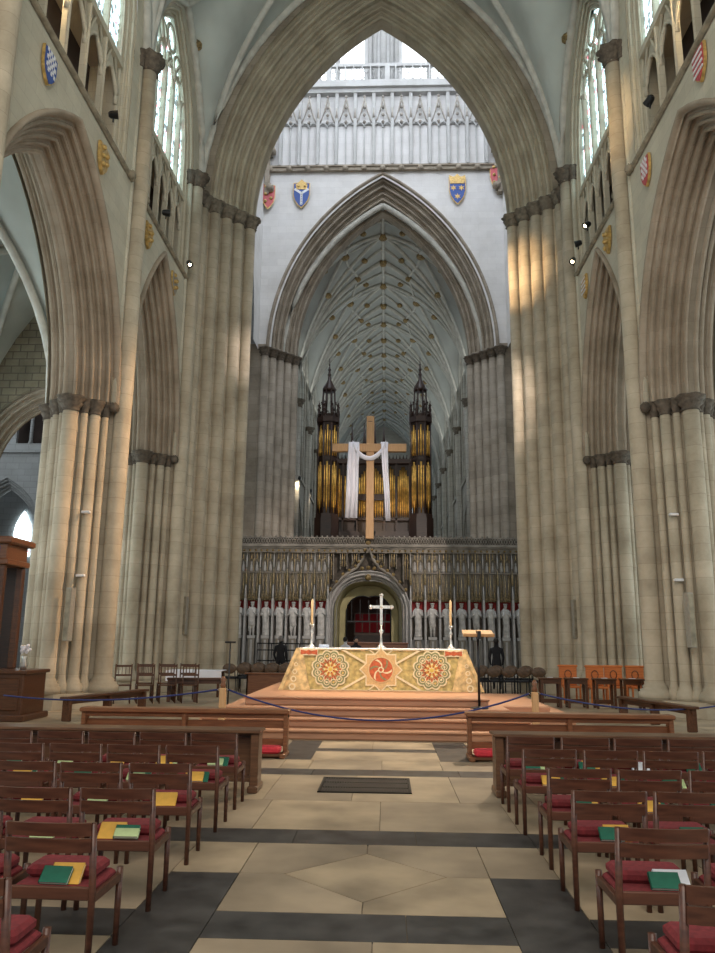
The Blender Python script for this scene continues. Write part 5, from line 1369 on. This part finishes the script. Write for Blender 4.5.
for k in range(16): a = k*2.4; m.ball((.09*math.cos(a)*(.4+.6*(k % 3)/2), .09*math.sin(a), .34+.025*(k % 6)), .035, 4)
m.build('flowers', 'white', r_)

# ------------------------------------------------------------------ shields
def shield(lb, loc, rz, w, h, base, kind):
    """faces -y locally"""
    r_ = thing('heraldic_shield', lb, 'shield', loc, rz)
    def outline(k): return [(-w/2*k, h*.38*k), (0, h*.42*k), (w/2*k, h*.38*k), (w/2*k, -.05*h), (w*.40*k, -h*.25*k), (w*.2*k, -h*.42*k), (0, -h*.52*k), (-w*.2*k, -h*.42*k), (-w*.40*k, -h*.25*k), (-w/2*k, -.05*h)]
    def ext(m, pts, y0, y1, mi=0):
        n = len(pts); m.add([(a, y0, b) for a, b in pts]+[(a, y1, b) for a, b in pts], [tuple(range(n)), tuple(reversed(range(n, 2*n)))]+[(j, j+n, (j+1) % n+n, (j+1) % n) for j in range(n)], mi)
    m = MB(); ext(m, outline(1.0), -.06, 0); m.build('board', 'gold', r_)
    m = MB(); ext(m, outline(.92), -.075, -.06); m.build('field', base, r_)
    m = MB()
    if kind == 'pall':
        for p0, p1 in (((0, -.4*h), (0, 0)), ((0, 0), (-w*.42, h*.16)), ((0, 0), (w*.42, h*.16))):
            dx, dz = p1[0]-p0[0], p1[1]-p0[1]; L_ = math.hypot(dx, dz); a, b = -dz/L_*w*.07, dx/L_*w*.07
            ext(m, [(p0[0]-a, p0[1]-b), (p1[0]-a, p1[1]-b), (p1[0]+a, p1[1]+b), (p0[0]+a, p0[1]+b)], -.09, -.075)
        for k in range(6): m.ball((0, -.09, -.36*h+k*.06*h), w*.03, 4, 1)
        m.build('charge', ['shwhite', 'black'], r_); m = MB()
        ext(m, [(-w*.3, h*.14), (w*.3, h*.14), (w*.36, h*.3), (0, h*.5), (-w*.36, h*.3)], -.10, -.07)
        for k in (-1, 1): m.ball((k*w*.2, -.1, h*.25), w*.08, 4)
        m.build('mitre', 'gold', r_)
    elif kind == 'stars':
        for cx_, cz_ in ((-w*.24, .02*h), (w*.24, .02*h), (0, -.26*h)):
            pts = [(cx_+(w*.2 if i % 2 == 0 else w*.08)*math.cos(PI*i/6+PI/2), cz_+(w*.2 if i % 2 == 0 else w*.08)*math.sin(PI*i/6+PI/2)) for i in range(12)]
            ms = MB(); ext(ms, pts, -.09, -.075); ms.build('star', 'gold', r_)
        ext(m, [(-w*.42, h*.16), (w*.42, h*.16), (w*.48, h*.44), (w*.2, h*.36), (0, h*.48), (-w*.2, h*.36), (-w*.48, h*.44)], -.11, -.07)
        m.build('crown', 'gold', r_)
    elif kind == 'bars':
        for k in range(4): ext(m, [(-w*.40, -.28*h+k*.17*h), (w*.40, -.28*h+k*.17*h), (w*.40, -.21*h+k*.17*h), (-w*.40, -.21*h+k*.17*h)], -.09, -.075)
        m.build('charge', 'shwhite', r_)
    elif kind == 'chequer':
        for i in range(6):
            for j in range(6):
                if (i+j) % 2: a = -w*.36+i*w*.12; b = -.22*h+j*.1*h; ext(m, [(a, b), (a+w*.12, b), (a+w*.12, b+.1*h), (a, b+.1*h)], -.085, -.075)
        m.build('charge', 'shwhite', r_)
    else:
        for k in range(5): ms = MB(); ms.ball(((k % 2-.5)*w*.4, -.09, -.25*h+k*.13*h), w*.12, 5, bump=.2); ms.build('gilt_rosette', 'gold', r_)
shield('blue shield with white pall and gold mitre left of the far arch head', (-4.86, 39.35, 26.35), 0, .95, 1.75, 'shblue', 'pall')
shield('blue shield with three gold stars and gold crown right of the far arch head', (3.96, 39.35, 26.55), 0, .95, 1.9, 'shblue', 'stars')
shield('red shield half hidden at the left edge of the tower wall', (-6.75, 39.2, 26.2), .3, .8, 1.7, 'shred', 'x')
shield('red shield half hidden at the right edge of the tower wall', (6.2, 39.2, 27.3), -.3, .8, 1.8, 'shred', 'x')
for (sg, y, z, base, kind, lb) in ((-1, 13.1, 12.72, 'shblue', 'chequer', 'blue and white chequered shield above the near left arch'), (-1, 16.1, 12.72, 'gold', 'x', 'gold and red shield right of the near left arch'),
                                   (-1, 19.7, 12.75, 'gold', 'x', 'gilt shield between the pier and second left arch'), (-1, 22.4, 12.6, 'grey', 'x', 'dull shield right of the second left arch head'),
                                   (1, 13.6, 12.95, 'shred', 'bars', 'red and white barred shield above the near right arch'), (1, 16.9, 12.75, 'shred', 'chequer', 'red and silver shield left of the near right arch'),
                                   (1, 20.2, 12.75, 'gold', 'x', 'gilt shield between the right pier and second right arch'), (1, 22.8, 12.6, 'gold', 'bars', 'gilt shield left of the second right arch head')):
    shield(lb, (XA+sg*(NW-.02), y, z), PI/2 if sg < 0 else -PI/2, .55, .82, base, kind)

# column speakers on the piers
for (x, y, z, rz, lb) in ((XA-6.95, 17.55, 1.5, -.5, 'slim grey column speaker on the near left pier'), (XA+6.95, 17.55, 1.5, .5, 'slim grey column speaker on the near right pier'),
                          (XA-6.15, 24.7, 1.7, -.4, 'slim grey column speaker on the left tower pier'), (XA+6.15, 24.7, 1.7, .4, 'slim grey column speaker on the right tower pier')):
    m = MB(); m.bevbox(-.09, .09, -.08, .06, 0, 1.2, .012); m.box(-.075, .075, -.085, -.08, .03, 1.17, 1)
    tag(m.build('column_speaker', ['grey', 'string'], None, (x, y, z), rz), lb, 'speaker')

# spotlight fixtures on the string courses, each with its lamp
def look(o, tgt):
    d = Vector(tgt)-o.location; o.rotation_euler = d.to_track_quat('-Z', 'Y').to_euler()
def fixture(lb, loc, tgt, power, col=(1, .66, .34), size=40, blend=.6, rad=.12, lens=.05):
    r_ = thing('spotlight', lb, 'lamp', loc)
    d = (Vector(tgt)-Vector(loc)).normalized(); T = d.to_track_quat('-Z', 'Y').to_matrix().to_4x4()
    m = MB(); n = 12; prof = [(.05, .12), (.085, .08), (.10, -.08), (.11, -.10)]
    vs = [T @ Vector((r*math.cos(2*PI*j/n), r*math.sin(2*PI*j/n), z)) for r, z in prof for j in range(n)]
    fs = [(i*n+j, i*n+(j+1) % n, (i+1)*n+(j+1) % n, (i+1)*n+j) for i in range(3) for j in range(n)]+[tuple(range(n))]
    m.add(vs, fs, 0, True); m.tube([(0, 0, 0), (0, 0, -.2)], .02, 6); m.build('housing', 'black', r_)
    m = MB(); m.add([T @ Vector((lens*math.cos(2*PI*j/n), lens*math.sin(2*PI*j/n), -.085)) for j in range(n)], [tuple(range(n))]); m.build('lens', 'lamp', r_)
    if power:
        L = bpy.data.lights.new('spot', 'SPOT'); L.energy = power; L.color = col; L.spot_size = math.radians(size); L.spot_blend = blend; L.shadow_soft_size = rad
        lo = bpy.data.objects.new('spot_light', L); COL.objects.link(lo); lo.location = Vector(loc)+d*.18; look(lo, tgt)
fixture('black spotlight on the left string course above the near arch', (XA-6.25, 15.9, 13.75), (XA+6.0, 18.8, 15.2), 5200, (1, .66, .32), 15, .9)
fixture('black spotlight on the left string course by the second bay', (XA-6.2, 20.2, 13.75), (XA+5.2, 26.0, 14.6), 15000, (1, .68, .36), 15, 1)
fixture('black spotlight on the right string course above the near arch', (XA+6.25, 15.7, 13.75), (XA-1.0, 37.2, 5.5), 9000, (1, .86, .76), 30, .8, .05)
fixture('black spotlight on the right string course by the second bay', (XA+6.2, 21.1, 13.75), (XA-7.1, 18.2, 4.6), 7500, (1, .60, .30), 34, 1)
fixture('small black spotlight high on the right wall by the corner shaft', (XA+6.2, 22.2, 13.75), (XA-5.0, 26.4, 11.6), 3600, (1, .84, .78), 13, 1)
for x_, z_ in ((-5.15, 47.0), (-5.15, 54.2)): fixture('small lit lamp on the left choir wall beside the organ, %s' % ('nearer' if z_ < 50 else 'farther'), (XA+x_, z_-.3, 11.4+.08*(z_-47)), (XA+x_-.3, z_+.3, 9.5), 60, (1, .8, .55), 110, .5)
fixture('added altar fill spot on the left string course, nearer than the view', (XA-6.25, 8.6, 13.75), (XA+.1, 15.9, 1.1), 4300, (1, .84, .62), 17, .7, .08)  # unseen spot pair added to brighten the altar front
fixture('added altar fill spot on the right string course, nearer than the view', (XA+6.25, 8.6, 13.75), (XA+.1, 15.9, 1.1), 4300, (1, .84, .62), 17, .7, .08)  # right half of the added altar fill pair
fixture('gallery lamp behind the left string course at the top edge', (XA-6.75, 13.7, 15.9), (XA-6.9, 14.6, 15.0), 260, (1, .72, .38), 150, .5)
fixture('gallery lamp behind the right string course at the top edge', (XA+6.75, 14.1, 15.9), (XA+6.9, 15.0, 15.0), 260, (1, .72, .38), 150, .5)
# ================================================================== LIGHT
def area(name, loc, tgt, sx, sy, energy, col):
    L = bpy.data.lights.new(name, 'AREA'); L.shape = 'RECTANGLE'; L.size = sx; L.size_y = sy; L.energy = energy; L.color = col
    o = bpy.data.objects.new(name, L); COL.objects.link(o); o.location = loc; look(o, tgt); return o
area('lantern_daylight', (XA, 31.5, 49.6), (XA, 33.5, 20), 12, 12, 1700, (.80, .88, 1))
area('tower_wall_fill', (XA, 26.8, 33), (XA, 39, 25), 11, 6, 1300, (.80, .88, 1))  # added fill for the far tower wall
area('west_window_daylight', (XA, -3.8, 13), (XA, 20, 7), 9, 15, 1500, (1, .92, .78))
for sg in (-1, 1):
    for y, yw in ((14.7, 4.2), (21.5, 3.0)):
        pass
    area('aisle_daylight', (XA+sg*13.4, 14.7, 6), (XA, 14.7, 3), 4, 6, 170, (.95, .95, .9))
    area('aisle_far_daylight', (XA+sg*13.4, 21.7, 6), (XA, 21.7, 3), 4, 6, 110, (.95, .95, .9))
    area('transept_daylight', (XA+sg*23.6, 32, 11), (XA+sg*8, 35, 7), 10, 13, 750, (.9, .97, 1))
    area('choir_daylight', (XA+sg*5.2, 58, 19), (XA-sg*2, 58, 22), 26, 4, 330, (.95, .98, .95))
# warm spotlights at the far ends of the string courses, aimed at the altar
fixture('small black spotlight at the far end of the left string course', (XA-6.3, 23.3, 13.75), (XA, 15.9, .9), 3600, (1, .80, .56), 26, .8)
fixture('small black spotlight at the far end of the right string course', (XA+6.3, 23.3, 13.75), (XA, 14.0, .5), 8500, (1, .80, .56), 34, .8)
fixture('small added fill lamp in front of the organ, brightening the pipes', (XA-.4, 39.0, 6.9), (XA-.4, 41.8, 11), 140, (1, .70, .36), 120, .6)  # added fill that brightens the gilded pipes
w = bpy.data.worlds.new('world'); S.world = w; w.use_nodes = True
w.node_tree.nodes['Background'].inputs[0].default_value = (.85, .92, 1, 1); w.node_tree.nodes['Background'].inputs[1].default_value = .6

# ================================================================== CAMERA
f_px = 770.0
pitch, yaw, roll = math.radians(11.966), math.radians(2.198), math.radians(.6)
F = Vector((-math.sin(yaw)*math.cos(pitch), math.cos(yaw)*math.cos(pitch), math.sin(pitch)))
R0 = Vector((math.cos(yaw), math.sin(yaw), 0)); U0 = R0.cross(F)
Rv = R0*math.cos(roll)+U0*math.sin(roll); Uv = -R0*math.sin(roll)+U0*math.cos(roll)
cd = bpy.data.cameras.new('camera'); co = bpy.data.objects.new('camera', cd); COL.objects.link(co)
mt = Matrix((Rv, Uv, -F)).transposed().to_4x4(); mt.translation = (0, 0, 1.6); co.matrix_world = mt
cd.sensor_fit = 'VERTICAL'; cd.sensor_height = 24; cd.lens = f_px*24/953; cd.clip_end = 300
S.camera = co
vs_ = S.view_settings; vs_.view_transform = 'Standard'; vs_.look = 'None'; vs_.exposure = 0.18; vs_.gamma = 1; vs_.use_curve_mapping = False
